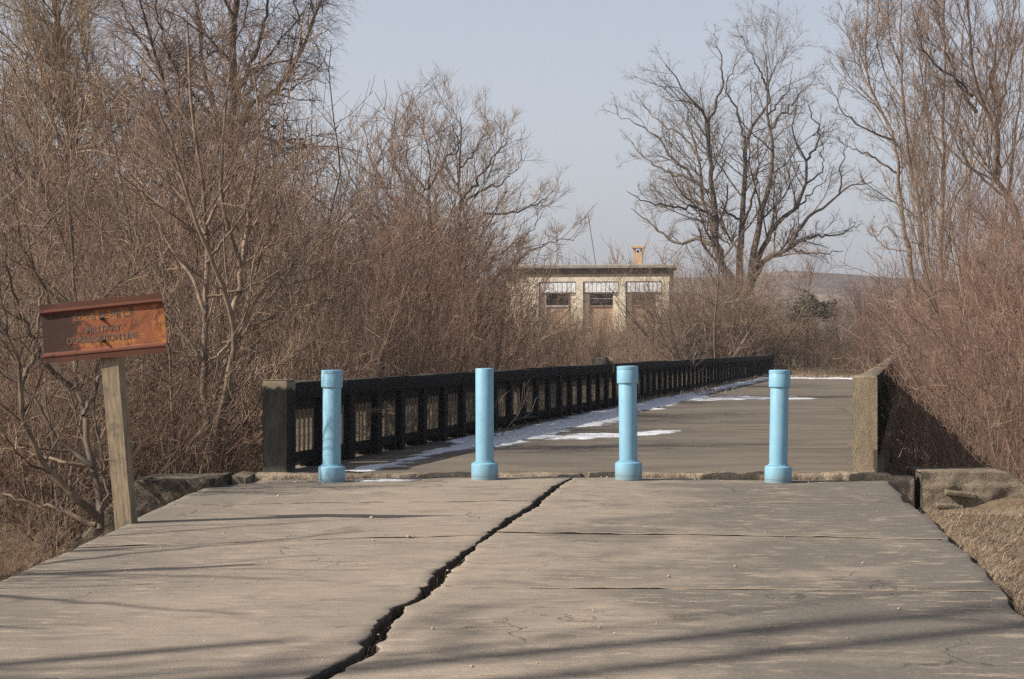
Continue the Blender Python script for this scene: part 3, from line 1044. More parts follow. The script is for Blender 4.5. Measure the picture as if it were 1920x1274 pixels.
bollard('pale blue bollard in front of the left end of the black balustrade', 622, 906.5, (0.003, 0), True, 19.45, 0.4)
bollard('pale blue bollard with a plain uncollared top, to the left of the crack', 909, 900, (-0.012, 0), False, 19.45, 1.4)
bollard('pale blue bollard standing just right of the end of the road crack', 1178.5, 899, (0.012, 0), True, 19.45, 2.4)
bollard('pale blue bollard leaning slightly left, nearest the tan end block', 1458.5, 906.5, (-0.018, 0), True, 19.45, 3.4)

# ------------------------------------------------------------------ the sign
sp = at(238, 985, 15.0)
sign = empty('warning_sign', (sp.x, sp.y, -0.05), (0, R(-5.2), R(-11)))
tag(sign, 'rusty orange and brown metal sign with Korean and English lettering on a leaning wooden post', 'sign')
pm = MB()
pm.box(-0.076, 0.076, -0.068, 0.068, -0.4, 1.72, cut=0.012)
post = pm.build('post', M['wood'], sign)
board = empty('board', (-0.022, -0.085, 1.72))
board.parent = sign
bw = 0.560
prof = [(-0.030, -0.252), (-0.030, -0.205), (-0.037, -0.198), (-0.037, -0.184), (-0.026, -0.178), (-0.006, -0.168), (0.0, -0.160), (0.0, 0.160), (-0.006, 0.168), (-0.026, 0.178), (-0.037, 0.184), (-0.037, 0.198), (-0.030, 0.205), (-0.030, 0.252)]
back = [(y + 0.005, z) for y, z in reversed(prof)]
bd = MB()
nx_ = 12
outl = prof + back
n_ = len(outl)
rj = random.Random(3)
for i in range(nx_ + 1):
    x = -bw + 2 * bw * i / nx_
    wv = 0.003 * math.sin(i * 1.1)
    bd.v += [(x + rj.uniform(-.002, .002) * (i in (0, nx_)), y + wv * (abs(z) / .25), z + (0.003 * math.sin(i * 2.3) if abs(z) > .24 else 0)) for y, z in outl]
for i in range(nx_):
    bd.f += [(i * n_ + k, i * n_ + (k + 1) % n_, (i + 1) * n_ + (k + 1) % n_, (i + 1) * n_ + k) for k in range(n_)]
for e in (0, nx_):
    bd.f += [(e * n_ + k, e * n_ + k + 1, e * n_ + n_ - 2 - k, e * n_ + n_ - 1 - k) for k in range(n_ // 2 - 1)]
bobj = bd.build('sign_plate', M['rust'], board)


def lettering(name, body, width, height, x, z, bold=0.0):
    cu = bpy.data.curves.new('text', 'FONT')
    cu.body = body
    cu.align_x, cu.align_y = 'CENTER', 'CENTER'
    cu.offset = bold
    to = bpy.data.objects.new('text', cu)
    COL.objects.link(to)
    dg = bpy.context.evaluated_depsgraph_get()
    dg.update()
    me = bpy.data.meshes.new_from_object(to.evaluated_get(dg))
    bpy.data.objects.remove(to)
    n = len(me.vertices)
    co = np.zeros(n * 3, dtype=np.float32)
    me.vertices.foreach_get('co', co)
    co = co.reshape(-1, 3)
    lo, hi = co.min(0), co.max(0)
    px = (co[:, 0] - (lo[0] + hi[0]) / 2) / (hi[0] - lo[0]) * width + x
    pz = (co[:, 1] - (lo[1] + hi[1]) / 2) / (hi[1] - lo[1]) * height + z
    co = np.stack([px, px * 0 - 0.0032, pz], -1).astype(np.float32)
    me.vertices.foreach_set('co', co.ravel())
    me.update()
    me.name = name
    return link(name, me, M['letters'], board)


lettering('lettering', '군사분계선', 0.53, 0.07, 0.003, 0.120, 0.012)
lettering('lettering', 'MILITARY', 0.32, 0.056, 0.0, 0.0, 0.022)
lettering('lettering', 'DEMARCATION LINE', 0.65, 0.056, -0.013, -0.08, 0.022)
for z in (0.072, -0.11):
    MB().lathe([(0.012, 0), (0.016, 0.004), (0.016, 0.016), (0.009, 0.02), (0.009, 0.045), (0.004, 0.047)], 10).build('bolt', M['bolt'], board)
    bo = board.children[-1] if board.children else None
for o in [c for c in board.children if c.name.startswith('bolt')]:
    pass
bolts = [o for o in bpy.data.objects if o.name.startswith('bolt') and o.parent == board]
for o, z in zip(bolts, (0.085, -0.105)):
    o.rotation_euler = (R(90), 0, 0)
    o.location = (0.0, -0.001, z)

# ------------------------------------------------------------------ far guard post
BY = 120.0
bq = F / BY


def bx_(x):
    return (x - 960) / bq


def bz_(y):
    return EYE - (y - 652) / bq


bl = empty('guard_post_building', (bx_(1116), BY, 2.2), (0, 0, R(-8)))
tag(bl, 'cream flat roofed building seen through branches beyond the left balustrade, with a chimney', 'building')
o0 = Vector((bx_(1116), BY, 2.2))
WX = 1 / math.cos(R(8))


def bbox(name, mat, x0, x1, y0, y1, d0, d1, parent=bl, cut=0):
    m = MB()
    m.box((bx_(x0) - o0.x) * WX, (bx_(x1) - o0.x) * WX, d0, d1, bz_(y1) - o0.z, bz_(y0) - o0.z, cut=cut)
    return m.build(name, mat, parent)


bbox('roof', M['roof'], 930, 1262, 496.8, 503.5, -0.40, 4.6, cut=0.05)
bbox('eaves', M['eave'], 940, 1256, 503.6, 520, -0.16, 4.3)
bbox('lintel_band', M['cream'], 990, 1254, 520.1, 528.5, -0.20, 0.30)
bbox('back_wall', M['cream'], 946, 1255, 520.1, 640, 0.6, 4.2)
bbox('left_wall', M['cream'], 948, 991, 520.1, 640, 0.05, 0.58)
bbox('right_wall', M['cream'], 1253.1, 1255, 520.1, 640, 0.05, 0.58)
for a, b in ((993, 1011), (1081, 1094), (1160, 1173), (1240, 1253)):
    bbox('pilaster', M['cream'], a, b, 528.6, 640, -0.22, 0.55)
for k, (a, b, wa, wb, mull) in enumerate(((1013, 1080, 1024, 1066, 1067), (1095.5, 1159, 1105, 1149, None), (1174.5, 1239, 1184, 1228, None))):
    t = bbox('transom', M['frame'], a, b, 529, 549.5, -0.10, 0.16)
    npn = 8
    for i in range(npn):
        x0, x1 = a + (b - a) * i / npn + 0.5, a + (b - a) * (i + 1) / npn - 0.4
        bbox('pane', M['white'], x0, x1, 529.8, 548.6, -0.15, -0.098, t)
    bbox('window_head', M['cream'], a, b, 549.6, 551, 0.0, 0.5)
    bbox('jamb', M['cream'], a, wa, 551.1, 640, 0.0, 0.5)
    bbox('jamb', M['cream'], wb, b, 551.1, 640, 0.0, 0.5)
    bbox('apron_panel', M['panel'], wa + 0.1, wb - 0.1, 574, 640, 0.12, 0.5)
    w = bbox('window', M['glass'] if k < 2 else M['panel'], wa + 0.1, wb - 0.1, 551.1, 573.8, 0.4, 0.45)
    bbox('sill', M['white'] if k == 0 else M['panel'], wa, wb, 573.2, 574.8, 0.02, 0.12, w)
    bbox('frame', M['frame'] if k != 1 else M['white'], wa, wb, 559.5, 561, 0.33, 0.39, w)
    bbox('frame', M['frame'], (wa + wb) / 2 - 0.6, (wa + wb) / 2 + 0.6, 551.2, 573, 0.33, 0.388, w)
    if mull:
        bbox('mullion', M['frame'], mull - 0.8, mull + 1.4, 529, 640, -0.05, 0.04)
ch = bbox('chimney', M['chim'], 1182.5, 1199.5, 472, 496.4, 2.0, 2.65)
bbox('chimney_pillar', M['chim'], 1182.5, 1186.5, 463, 471.9, 2.0, 2.65, ch)
bbox('chimney_pillar', M['chim'], 1195.5, 1199.5, 463, 471.9, 2.0, 2.65, ch)
bbox('chimney_cap', M['chim'], 1179.0, 1203.5, 458.5, 462.9, 1.85, 2.8, ch, cut=0.03)
bbox('flue_pot', M['eave'], 1189.5, 1193.0, 466.5, 471.9, 2.2, 2.4, ch)
bbox('roof_vent', M['chim'], 1118, 1133, 494, 496.4, 2.0, 3.0)

# ------------------------------------------------------------------ branching plants
def norm(v):
    return v / np.maximum(np.linalg.norm(v, axis=-1, keepdims=True), 1e-9)


def resample(pts, k, jit=0.0, g=None):
    pts = np.array([tuple(p) for p in pts], dtype=float)
    # Catmull-Rom through the points, then k equal steps
    P = np.concatenate([[2 * pts[0] - pts[1]], pts, [2 * pts[-1] - pts[-2]]])
    out = []
    for i in range(1, len(P) - 2):
        for t in np.linspace(0, 1, 12, endpoint=False):
            a, b, c, d = P[i - 1], P[i], P[i + 1], P[i + 2]
            out.append(0.5 * (2 * b + (c - a) * t + (2 * a - 5 * b + 4 * c - d) * t * t + (3 * b - a - 3 * c + d) * t ** 3))
    out.append(pts[-1])
    out = np.array(out)
    L = np.concatenate([[0], np.cumsum(np.linalg.norm(np.diff(out, axis=0), axis=1))])
    tt = np.linspace(0, L[-1], k)
    r = np.stack([np.interp(tt, L, out[:, j]) for j in range(3)], -1)
    if jit:
        n = (g or rng).normal(0, jit, r.shape)
        n[0] = 0
        r += n
    return r


def grow(g, P, Rr, dens, t0, ang, ln, K, wander, trop, rr, rmin, taper=0.55, lmin=0.0, gap=None):
    """children of branches P (N,K,3), radii Rr (N,K): dens children each (array or number)"""
    N, KP = P.shape[:2]
    L = np.linalg.norm(np.diff(P, axis=1), axis=2).sum(1)
    cnt = np.broadcast_to(np.asarray(dens, dtype=float), (N,))
    cnt = cnt * np.clip(L / max(L.mean(), 1e-6), .3, 1.5)          # long branches carry more side shoots
    cnt = np.floor(cnt + g.random(N)).astype(int)
    idx = np.repeat(np.arange(N), cnt)
    n = len(idx)
    t = t0 + (1 - t0) * g.random(n) ** 0.85
    f = t * (KP - 1)
    i = np.minimum(f.astype(int), KP - 2)
    w = (f - i)[:, None]
    pos = P[idx, i] * (1 - w) + P[idx, i + 1] * w
    tan = norm(P[idx, i + 1] - P[idx, i])
    rad = Rr[idx, i] * (1 - w[:, 0]) + Rr[idx, i + 1] * w[:, 0]
    rv = norm(g.normal(size=(n, 3)))
    perp = norm(rv - (rv * tan).sum(1, keepdims=True) * tan)
    a = np.radians(ang[0] + (ang[1] - ang[0]) * g.random(n))[:, None]
    d = norm(np.cos(a) * tan + np.sin(a) * perp)
    length = np.maximum(L[idx] * (ln[0] + (ln[1] - ln[0]) * g.random(n)) * (1.1 - 0.5 * t), lmin)
    r0 = np.clip(rad * rr * (0.75 + 0.5 * g.random(n)), rmin, None)
    r0 = np.minimum(r0, np.maximum(rad * 0.95, rmin))
    Q = np.zeros((n, K, 3))
    Q[:, 0] = pos
    tr = np.array(trop)
    for k in range(1, K):
        d = norm(d + wander * g.normal(size=(n, 3)) + tr * (1.0 / K) * (0.5 + g.random((n, 1))))
        Q[:, k] = Q[:, k - 1] + d * (length / (K - 1))[:, None]
    tp = np.linspace(1, taper, K)
    RQ = np.maximum(r0[:, None] * tp[None, :], rmin * np.linspace(1, 0.45, K)[None, :])
    return Q, RQ


def tube_arrays(P, Rr, sides, g):
    N, K = P.shape[:2]
    T = np.zeros_like(P)
    T[:, 1:-1] = P[:, 2:] - P[:, :-2]
    T[:, 0] = P[:, 1] - P[:, 0]
    T[:, -1] = P[:, -1] - P[:, -2]
    T = norm(T)
    ref = norm(g.normal(size=(N, 1, 3)))
    main = norm(P[:, -1] - P[:, 0])[:, None, :]
    ref = norm(ref - (ref * main).sum(2, keepdims=True) * main)
    U = norm(np.cross(T, ref))
    Wv = np.cross(T, U)
    a = np.arange(sides) * 2 * np.pi / sides
    V = P[:, :, None, :] + Rr[:, :, None, None] * (np.cos(a)[None, None, :, None] * U[:, :, None, :] + np.sin(a)[None, None, :, None] * Wv[:, :, None, :])
    base = (np.arange(N)[:, None, None] * K + np.arange(K - 1)[None, :, None]) * sides
    j = np.arange(sides)[None, None, :]
    j2 = (j + 1) % sides
    q = np.stack([base + j, base + j2, base + sides + j2, base + sides + j], -1).reshape(-1, 4)
    tint = np.repeat(g.random(N), K * sides)
    return V.reshape(-1, 3), q, tint


def tubes_mesh(name, groups, g):
    """groups: list of (P, R, sides)"""
    Vs, Qs, Ts, o = [], [], [], 0
    for P, Rr, sides in groups:
        if len(P) == 0:
            continue
        v, q, t = tube_arrays(P, Rr, sides, g)
        Vs.append(v)
        Qs.append(q + o)
        Ts.append(t)
        o += len(v)
    return np_mesh(name, np.concatenate(Vs), np.concatenate(Qs), smooth=True, tint=np.concatenate(Ts))


def leaf_mesh(name, C, size, g, droop=0.0):
    """small folded leaf faces at points C"""
    n = len(C)
    a = norm(g.normal(size=(n, 3)) + np.array([0, 0, -droop]))
    b = norm(np.cross(a, g.normal(size=(n, 3))))
    s = (size * (0.6 + 0.8 * g.random(n)))[:, None]
    V = np.stack([C, C + a * s * 0.55 + b * s * 0.3, C + a * s, C + a * s * 0.55 - b * s * 0.3], 1).reshape(-1, 3)
    q = np.arange(n * 4).reshape(-1, 4)
    return np_mesh(name, V, q, tint=np.repeat(g.random(n), 4))


def tree_from(name, loc, limbs, levels, seed, bark, twig, label, cat, group=None, leaf=None, radii_scale=1.0):
    """limbs: list of (points, r0, r1); levels: list of dicts for grow(); the first levels flagged 'wood' join the trunk"""
    g = np.random.default_rng(seed)
    loc = Vector(loc)
    root = empty(name, loc)
    tag(root, label, cat, group)
    P = np.stack([resample([Vector(p) - loc for p in pts], 20, jit, g) for pts, r0, r1, jit in limbs])
    tt = np.linspace(0, 1, 20)
    Rr = np.stack([(r0 + (r1 - r0) * tt ** 0.8) * radii_scale for pts, r0, r1, jit in limbs])
    wood, crown = [(P, Rr, 7)], []
    cur = (P, Rr)
    for lv in levels:
        lv = dict(lv)
        is_wood = lv.pop('wood', False)
        extra = lv.pop('also', None)
        src = cur if extra is None else (np.concatenate([cur[0]] + [resample_k(x[0], cur[0].shape[1]) for x in extra]), None)
        Q, RQ = grow(g, cur[0], cur[1], **lv)
        (wood if is_wood else crown).append((Q, RQ, 4 if is_wood else 3))
        cur = (Q, RQ)
    link('trunk', tubes_mesh('trunk', wood, g), bark, root)
    link('crown', tubes_mesh('crown', crown, g), twig, root)
    if leaf:
        mat, size, per, keep = leaf
        Q = cur[0]
        C = Q[:, 1:].reshape(-1, 3)
        C = np.repeat(C, per, 0) + g.normal(0, size * 0.6, (len(C) * per, 3))
        C = C[g.random(len(C)) < keep]
        o = link('leaves', leaf_mesh('leaves', C, size, g, 0.8), mat, root)
        o['kind'] = 'stuff'
    return root


def copy_tree(root, loc, rot, scale, label=None, group=None):
    c = root.copy()
    COL.objects.link(c)
    c.location = loc
    c.rotation_euler = (0, 0, rot)
    c.scale = (scale[0], scale[0], scale[1])
    if label:
        c['label'] = label
    if group:
        c['group'] = group
    for ch in root.children:
        k = ch.copy()
        COL.objects.link(k)
        k.parent = c
    return c


def px(pts, d, g, depth=0.0):
    """traced pixel points placed at distance d, wandering in depth so that the limb has a third dimension"""
    out, dd = [], d
    drift = g.normal(0, depth)
    for i, (x, y) in enumerate(pts):
        k = i / max(1, len(pts) - 1)
        out.append(at(x, y, d + drift * k))
    return out


def zpx(pts, sc, ox, oy):
    return [(ox + x / sc, oy + y / sc) for x, y in pts]


g0 = np.random.default_rng(11)

# --- the big bare tree right of the building -----------------------------------------------------
zz_ = lambda p: zpx(p, 1.99, 1140, 40)
Dl = 100
LB = [
    ([(478, 1110), (456, 990), (415, 880), (395, 800), (400, 700), (386, 600), (385, 480), (375, 390), (350, 330), (290, 270), (250, 200), (225, 165)], .36, .05, 2),
    ([(462, 1010), (418, 870), (380, 740), (352, 650), (345, 560), (330, 480), (305, 400), (295, 330)], .28, .05, 3),
    ([(486, 1110), (489, 960), (495, 800), (505, 680), (510, 580), (518, 480), (540, 390), (580, 340), (600, 280), (590, 180), (575, 90)], .34, .04, 3),
    ([(494, 1110), (522, 985), (550, 860), (570, 730), (605, 600), (615, 500), (608, 400), (600, 320), (605, 230), (640, 130)], .36, .04, 3),
    ([(535, 960), (575, 850), (620, 760), (690, 710), (730, 620), (740, 520), (705, 450), (690, 380), (700, 310)], .25, .04, 3),
    ([(515, 1020), (572, 910), (620, 870), (670, 845), (740, 740), (800, 700), (870, 640), (920, 610), (985, 600)], .27, .05, 3),
    ([(670, 846), (720, 820), (790, 800), (860, 796), (940, 755)], .13, .04, 3),
    ([(670, 848), (740, 860), (810, 868), (880, 852)], .1, .03, 3),
    ([(390, 835), (330, 812), (270, 832), (210, 800), (150, 745), (80, 700)], .17, .04, 3),
    ([(375, 715), (350, 708), (290, 690), (220, 692), (150, 678), (70, 640)], .13, .03, 3),
    ([(347, 610), (290, 585), (220, 560), (150, 520), (85, 455)], .13, .03, 3),
    ([(375, 640), (320, 590), (250, 525), (180, 430), (110, 382), (35, 340)], .14, .03, 3),
    ([(350, 520), (290, 440), (200, 380), (150, 330), (100, 260)], .1, .03, 3),
    ([(375, 390), (412, 290), (430, 200), (405, 80), (400, 40)], .13, .03, 3),
    ([(514, 480), (482, 330), (440, 250), (470, 180), (490, 110)], .12, .03, 3),
    ([(608, 400), (650, 350), (720, 270), (775, 208)], .12, .03, 3),
    ([(740, 520), (790, 440), (762, 350), (745, 295)], .1, .03, 3),
    ([(735, 610), (800, 560), (800, 480), (800, 400)], .08, .02, 3),
    ([(865, 645), (870, 560), (885, 480), (905, 420)], .08, .02, 3),
    ([(690, 710), (760, 640), (805, 600), (830, 550)], .08, .02, 3),
    ([(500, 750), (440, 710), (425, 680), (395, 690)], .12, .03, 2),
    ([(500, 760), (540, 650), (560, 560), (560, 480), (575, 400)], .12, .03, 3),
    ([(595, 350), (640, 300), (680, 240), (690, 160)], .09, .02, 3),
    ([(600, 260), (560, 170), (520, 100), (500, 60)], .09, .02, 3),
    ([(352, 335), (300, 300), (250, 290), (210, 250)], .08, .02, 2),
]
limbs = [(px(zz_(p), Dl, g0, dp), r0 * .82, r1 * .55, 0.06) for p, r0, r1, dp in LB]
tree_from('bare_tree', (at(1390, 520, Dl).x, Dl, 0.5), limbs, [
    dict(dens=11, t0=.2, ang=(28, 62), ln=(.16, .36), K=8, wander=.13, trop=(0, 0, .35), rr=.36, rmin=.013, wood=True),
    dict(dens=7.5, t0=.12, ang=(25, 60), ln=(.3, .62), K=5, wander=.15, trop=(0, 0, .35), rr=.5, rmin=.009, lmin=.3),
    dict(dens=5.2, t0=.12, ang=(25, 60), ln=(.4, .85), K=3, wander=.16, trop=(0, 0, .25), rr=.6, rmin=.0065, lmin=.3),
], 3, M['darkbark'], M['greytwig'], 'large spreading bare tree with dark forked limbs alone against the sky', 'tree')

# --- round crowned bushy tree left of the building -------------------------------------------------
zr_ = lambda p: zpx(p, 2.45, 600, 180)
Dr = 62
LR = [
    ([(560, 1260), (600, 1000), (630, 800), (640, 600), (655, 480), (640, 330), (655, 200), (640, 100)], .2, .03, 2),
    ([(560, 1200), (540, 900), (520, 650), (500, 430), (490, 250), (470, 100)], .16, .02, 3),
    ([(500, 430), (570, 300), (640, 240), (600, 100)], .07, .02, 2),
    ([(655, 480), (730, 380), (800, 270), (870, 190)], .08, .02, 3),
    ([(650, 500), (740, 440), (850, 390), (930, 300)], .08, .02, 3),
    ([(640, 640), (760, 560), (900, 530), (1010, 490), (1070, 440)], .09, .02, 3),
    ([(650, 900), (760, 790), (830, 720), (950, 640), (1010, 570)], .09, .02, 3),
    ([(700, 1000), (800, 850), (920, 750), (1060, 680), (1170, 660)], .09, .02, 3),
    ([(500, 500), (400, 400), (340, 320), (330, 200), (340, 90)], .09, .02, 3),
    ([(480, 700), (360, 510), (280, 380), (220, 240), (200, 120)], .1, .02, 3),
    ([(470, 800), (330, 640), (200, 500), (120, 330), (90, 180)], .1, .02, 3),
    ([(500, 430), (410, 330), (400, 200), (420, 60)], .07, .02, 2),
    ([(640, 330), (720, 240), (770, 130), (740, 70)], .06, .015, 2),
    ([(560, 900), (450, 700), (420, 550), (400, 420)], .1, .03, 4),
]
limbs = [(px(zr_(p), Dr, g0, dp), r0 * .75, r1 * .6, 0.05) for p, r0, r1, dp in LR]
tree_from('bushy_tree', (at(835, 680, Dr).x, Dr, -1), limbs, [
    dict(dens=15, t0=.2, ang=(25, 60), ln=(.16, .38), K=6, wander=.14, trop=(0, 0, .6), rr=.38, rmin=.009, wood=True),
    dict(dens=7.5, t0=.12, ang=(20, 50), ln=(.3, .6), K=5, wander=.14, trop=(0, 0, .6), rr=.5, rmin=.0062, lmin=.35),
    dict(dens=5, t0=.1, ang=(20, 45), ln=(.45, .9), K=3, wander=.13, trop=(0, 0, .5), rr=.6, rmin=.0046, lmin=.3),
], 5, M['darkbark'], M['paletwig'], 'round crowned bushy bare tree left of the building, pale twig tips', 'tree')

# --- big willow with the leaning limb --------------------------------------------------------------
Dw = 46
LW = [
    ([(432, 760), (430, 560), (432, 400), (430, 280), (436, 160), (440, 40), (450, -90), (440, -200)], .26, .09, 1),
    ([(432, 330), (445, 262), (462, 212), (488, 186), (520, 165), (545, 130), (566, 90), (586, 45), (604, -10), (612, -60)], .13, .04, 1.5),
    ([(506, 174), (545, 165), (580, 150), (605, 132)], .05, .015, 1),
    ([(430, 300), (400, 200), (380, 110), (370, 20), (350, -80)], .14, .03, 2),
    ([(432, 420), (380, 330), (330, 240), (300, 130), (270, 30), (255, -40)], .14, .03, 2.5),
    ([(435, 200), (480, 100), (500, 20), (510, -80)], .1, .03, 2),
    ([(300, 130), (250, 60), (230, 10), (225, -40)], .06, .015, 2),
    ([(400, 220), (340, 150), (300, 60), (290, -30)], .08, .02, 2),
    ([(566, 92), (560, 40), (545, -20)], .05, .02, 1),
    ([(440, 60), (420, -20), (400, -80)], .08, .03, 2),
    ([(432, 260), (470, 250), (510, 240), (540, 215)], .06, .02, 1),
]
limbs = [(px(p, Dw, g0, dp), r0 * .8, r1 * .7, 0.03) for p, r0, r1, dp in LW]
tree_from('willow_tree', (at(432, 760, Dw).x, Dw, -2), limbs, [
    dict(dens=27, t0=.12, ang=(30, 75), ln=(.15, .4), K=6, wander=.18, trop=(0, 0, .1), rr=.34, rmin=.007, wood=True),
    dict(dens=8.5, t0=.12, ang=(30, 70), ln=(.35, .7), K=5, wander=.18, trop=(0, 0, -.3), rr=.5, rmin=.0046, lmin=.4),
    dict(dens=6.5, t0=.1, ang=(20, 60), ln=(.5, 1.0), K=3, wander=.17, trop=(0, 0, -.8), rr=.6, rmin=.0034, lmin=.35),
], 8, M['darkbark'], M['twig'], 'tall drooping willow with a thick limb bending right, towering behind the two stemmed tree', 'tree')

# --- the hazy yellowish willow far left ------------------------------------------------------------
Dy = 58
LY = [
    ([(150, 760), (150, 560), (135, 420), (140, 300), (120, 180), (110, 80), (100, -20)], .3, .08, 2),
    ([(140, 330), (190, 220), (160, 120), (150, 20), (160, -40)], .12, .03, 2),
    ([(130, 340), (70, 250), (50, 150), (55, 70)], .12, .03, 2),
    ([(125, 220), (80, 150), (60, 60), (40, -10)], .1, .02, 2),
    ([(130, 250), (115, 160), (135, 60)], .1, .02, 3),
    ([(135, 400), (60, 330), (10, 280), (-40, 240)], .1, .03, 3),
    ([(140, 380), (220, 300), (240, 210), (230, 120)], .1, .02, 3),
]
limbs = [(px(p, Dy, g0, dp), r0, r1, 0.04) for p, r0, r1, dp in LY]
tree_from('willow_tree', (at(150, 760, Dy).x, Dy, -2), limbs, [
    dict(dens=34, t0=.15, ang=(25, 60), ln=(.16, .42), K=6, wander=.15, trop=(0, 0, .5), rr=.34, rmin=.009, wood=True),
    dict(dens=9, t0=.12, ang=(20, 50), ln=(.35, .7), K=5, wander=.15, trop=(0, 0, .3), rr=.5, rmin=.0062, lmin=.4),
    dict(dens=7.5, t0=.1, ang=(15, 45), ln=(.5, 1.0), K=3, wander=.14, trop=(0, 0, -.2), rr=.6, rmin=.0048, lmin=.4),
], 9, M['trunk'], M['yellowtwig'], 'dense yellowish willow at the left edge, rising above and behind the rusty sign', 'tree')

# --- two stemmed young tree beside the wing wall ---------------------------------------------------
zs_ = lambda p: zpx(p, 2.548, 250, 400)
Dt = 23.5
LT = [
    ([(395, 1330), (395, 1230), (362, 1050), (340, 880), (334, 720), (346, 550), (346, 420), (356, 250), (346, 100), (342, -40), (300, -300), (270, -600), (250, -900)], .085, .02, .5),
    ([(400, 1330), (408, 1210), (406, 1050), (432, 900), (470, 720), (482, 600), (462, 470), (400, 290), (330, 120), (260, -80), (180, -330), (100, -560)], .085, .018, .7),
    ([(470, 480), (500, 390), (512, 260), (540, 120), (560, -100), (600, -400), (560, -760)], .06, .012, .6),
    ([(510, 250), (470, 130), (432, 0), (420, -200), (440, -500), (480, -800)], .05, .012, .5),
    ([(412, 1225), (450, 1120), (540, 985), (612, 880), (700, 740), (820, 640)], .05, .014, .6),
    ([(415, 1235), (480, 1130), (560, 1000), (640, 860)], .04, .01, .5),
    ([(335, 705), (250, 592), (180, 500), (80, 440), (-60, 380)], .04, .01, .6),
    ([(345, 480), (300, 350), (240, 250), (160, 120), (60, -60), (-60, -260)], .045, .01, .6),
    ([(348, 240), (430, 130), (500, 40), (560, -60), (640, -240)], .035, .01, .5),
    ([(345, 720), (400, 680), (500, 590), (640, 540), (780, 490)], .03, .008, .5),
    ([(355, 400), (440, 390), (560, 350), (680, 280), (790, 180)], .03, .008, .5),
    ([(485, 590), (540, 520), (600, 400), (700, 300), (800, 230)], .035, .008, .5),
    ([(520, 240), (620, 180), (720, 110), (800, 80)], .03, .008, .5),
    ([(346, 100), (270, -40), (150, -150), (20, -300)], .035, .008, .5),
    ([(350, 60), (420, -80), (520, -260), (560, -520)], .035, .008, .5),
    ([(310, 960), (200, 830), (120, 790), (0, 750), (-120, 720)], .03, .008, .5),
    ([(360, 1050), (300, 940), (200, 800), (100, 700), (40, 560)], .03, .008, .5),
]
limbs = [(px(zs_(p), Dt, g0, dp), r0 * .78, r1 * .7, 0.012) for p, r0, r1, dp in LT]
tree_from('young_tree', (at(406, 900, Dt).x, Dt, -.9), limbs, [
    dict(dens=11, t0=.2, ang=(25, 60), ln=(.2, .45), K=7, wander=.1, trop=(0, 0, .55), rr=.38, rmin=.0042, wood=True),
    dict(dens=7, t0=.15, ang=(20, 55), ln=(.25, .55), K=5, wander=.12, trop=(0, 0, .4), rr=.5, rmin=.003, lmin=.15),
    dict(dens=3.4, t0=.1, ang=(20, 50), ln=(.35, .7), K=4, wander=.12, trop=(0, 0, .3), rr=.6, rmin=.0024, lmin=.12),
], 12, M['trunk'], M['twig'], 'two stemmed young tree between the sign and the black end block', 'tree')

# --- slanting small tree left of the sign post -----------------------------------------------------
zq_ = lambda p: zpx(p, 2.45, 0, 560)
Dq = 18.2
LQ = [
    ([(462, 1060), (460, 970), (430, 800), (400, 640), (385, 550), (370, 480), (345, 380), (340, 260), (350, 100), (330, -200), (300, -500)], .05, .01, .4),
    ([(385, 540), (410, 480), (470, 350), (520, 200), (560, 40)], .03, .008, .3),
    ([(450, 1010), (430, 985), (340, 910), (230, 800), (180, 720), (110, 590), (95, 400), (60, 250), (20, 60), (-40, -200)], .05, .012, .5),
    ([(425, 770), (300, 680), (220, 570), (180, 490), (90, 400), (0, 330), (-80, 300)], .035, .01, .5),
    ([(425, 770), (290, 750), (180, 720), (90, 680), (30, 640), (-60, 600)], .025, .008, .4),
    ([(440, 1040), (330, 1000), (250, 960), (130, 935), (0, 900), (-100, 880)], .035, .01, .5),
    ([(345, 430), (200, 290), (170, 210), (90, 60), (40, -100), (20, -300)], .035, .01, .6),
    ([(95, 400), (140, 300), (180, 100), (200, -100), (240, -340)], .03, .008, .5),
    ([(340, 260), (260, 120), (200, -40), (100, -260), (60, -480)], .03, .008, .5),
    ([(460, 970), (490, 900), (470, 740), (440, 600), (430, 420), (450, 200)], .022, .006, .4),
]
limbs = [(px(zq_(p), Dq, g0, dp), r0 * .95, r1 * .8, 0.012) for p, r0, r1, dp in LQ]
tree_from('young_tree', (at(187, 985, Dq).x, Dq, -1.2), limbs, [
    dict(dens=12, t0=.15, ang=(25, 65), ln=(.2, .45), K=7, wander=.12, trop=(0, 0, .45), rr=.38, rmin=.0038, wood=True),
    dict(dens=7, t0=.15, ang=(20, 55), ln=(.25, .55), K=5, wander=.14, trop=(0, 0, .3), rr=.5, rmin=.0027, lmin=.15),
    dict(dens=3.2, t0=.1, ang=(20, 50), ln=(.35, .7), K=4, wander=.14, trop=(0, 0, .2), rr=.6, rmin=.0021, lmin=.12),
], 13, M['darkbark'], M['twig'], 'dark low branching young tree leaning left behind the sign post', 'tree')

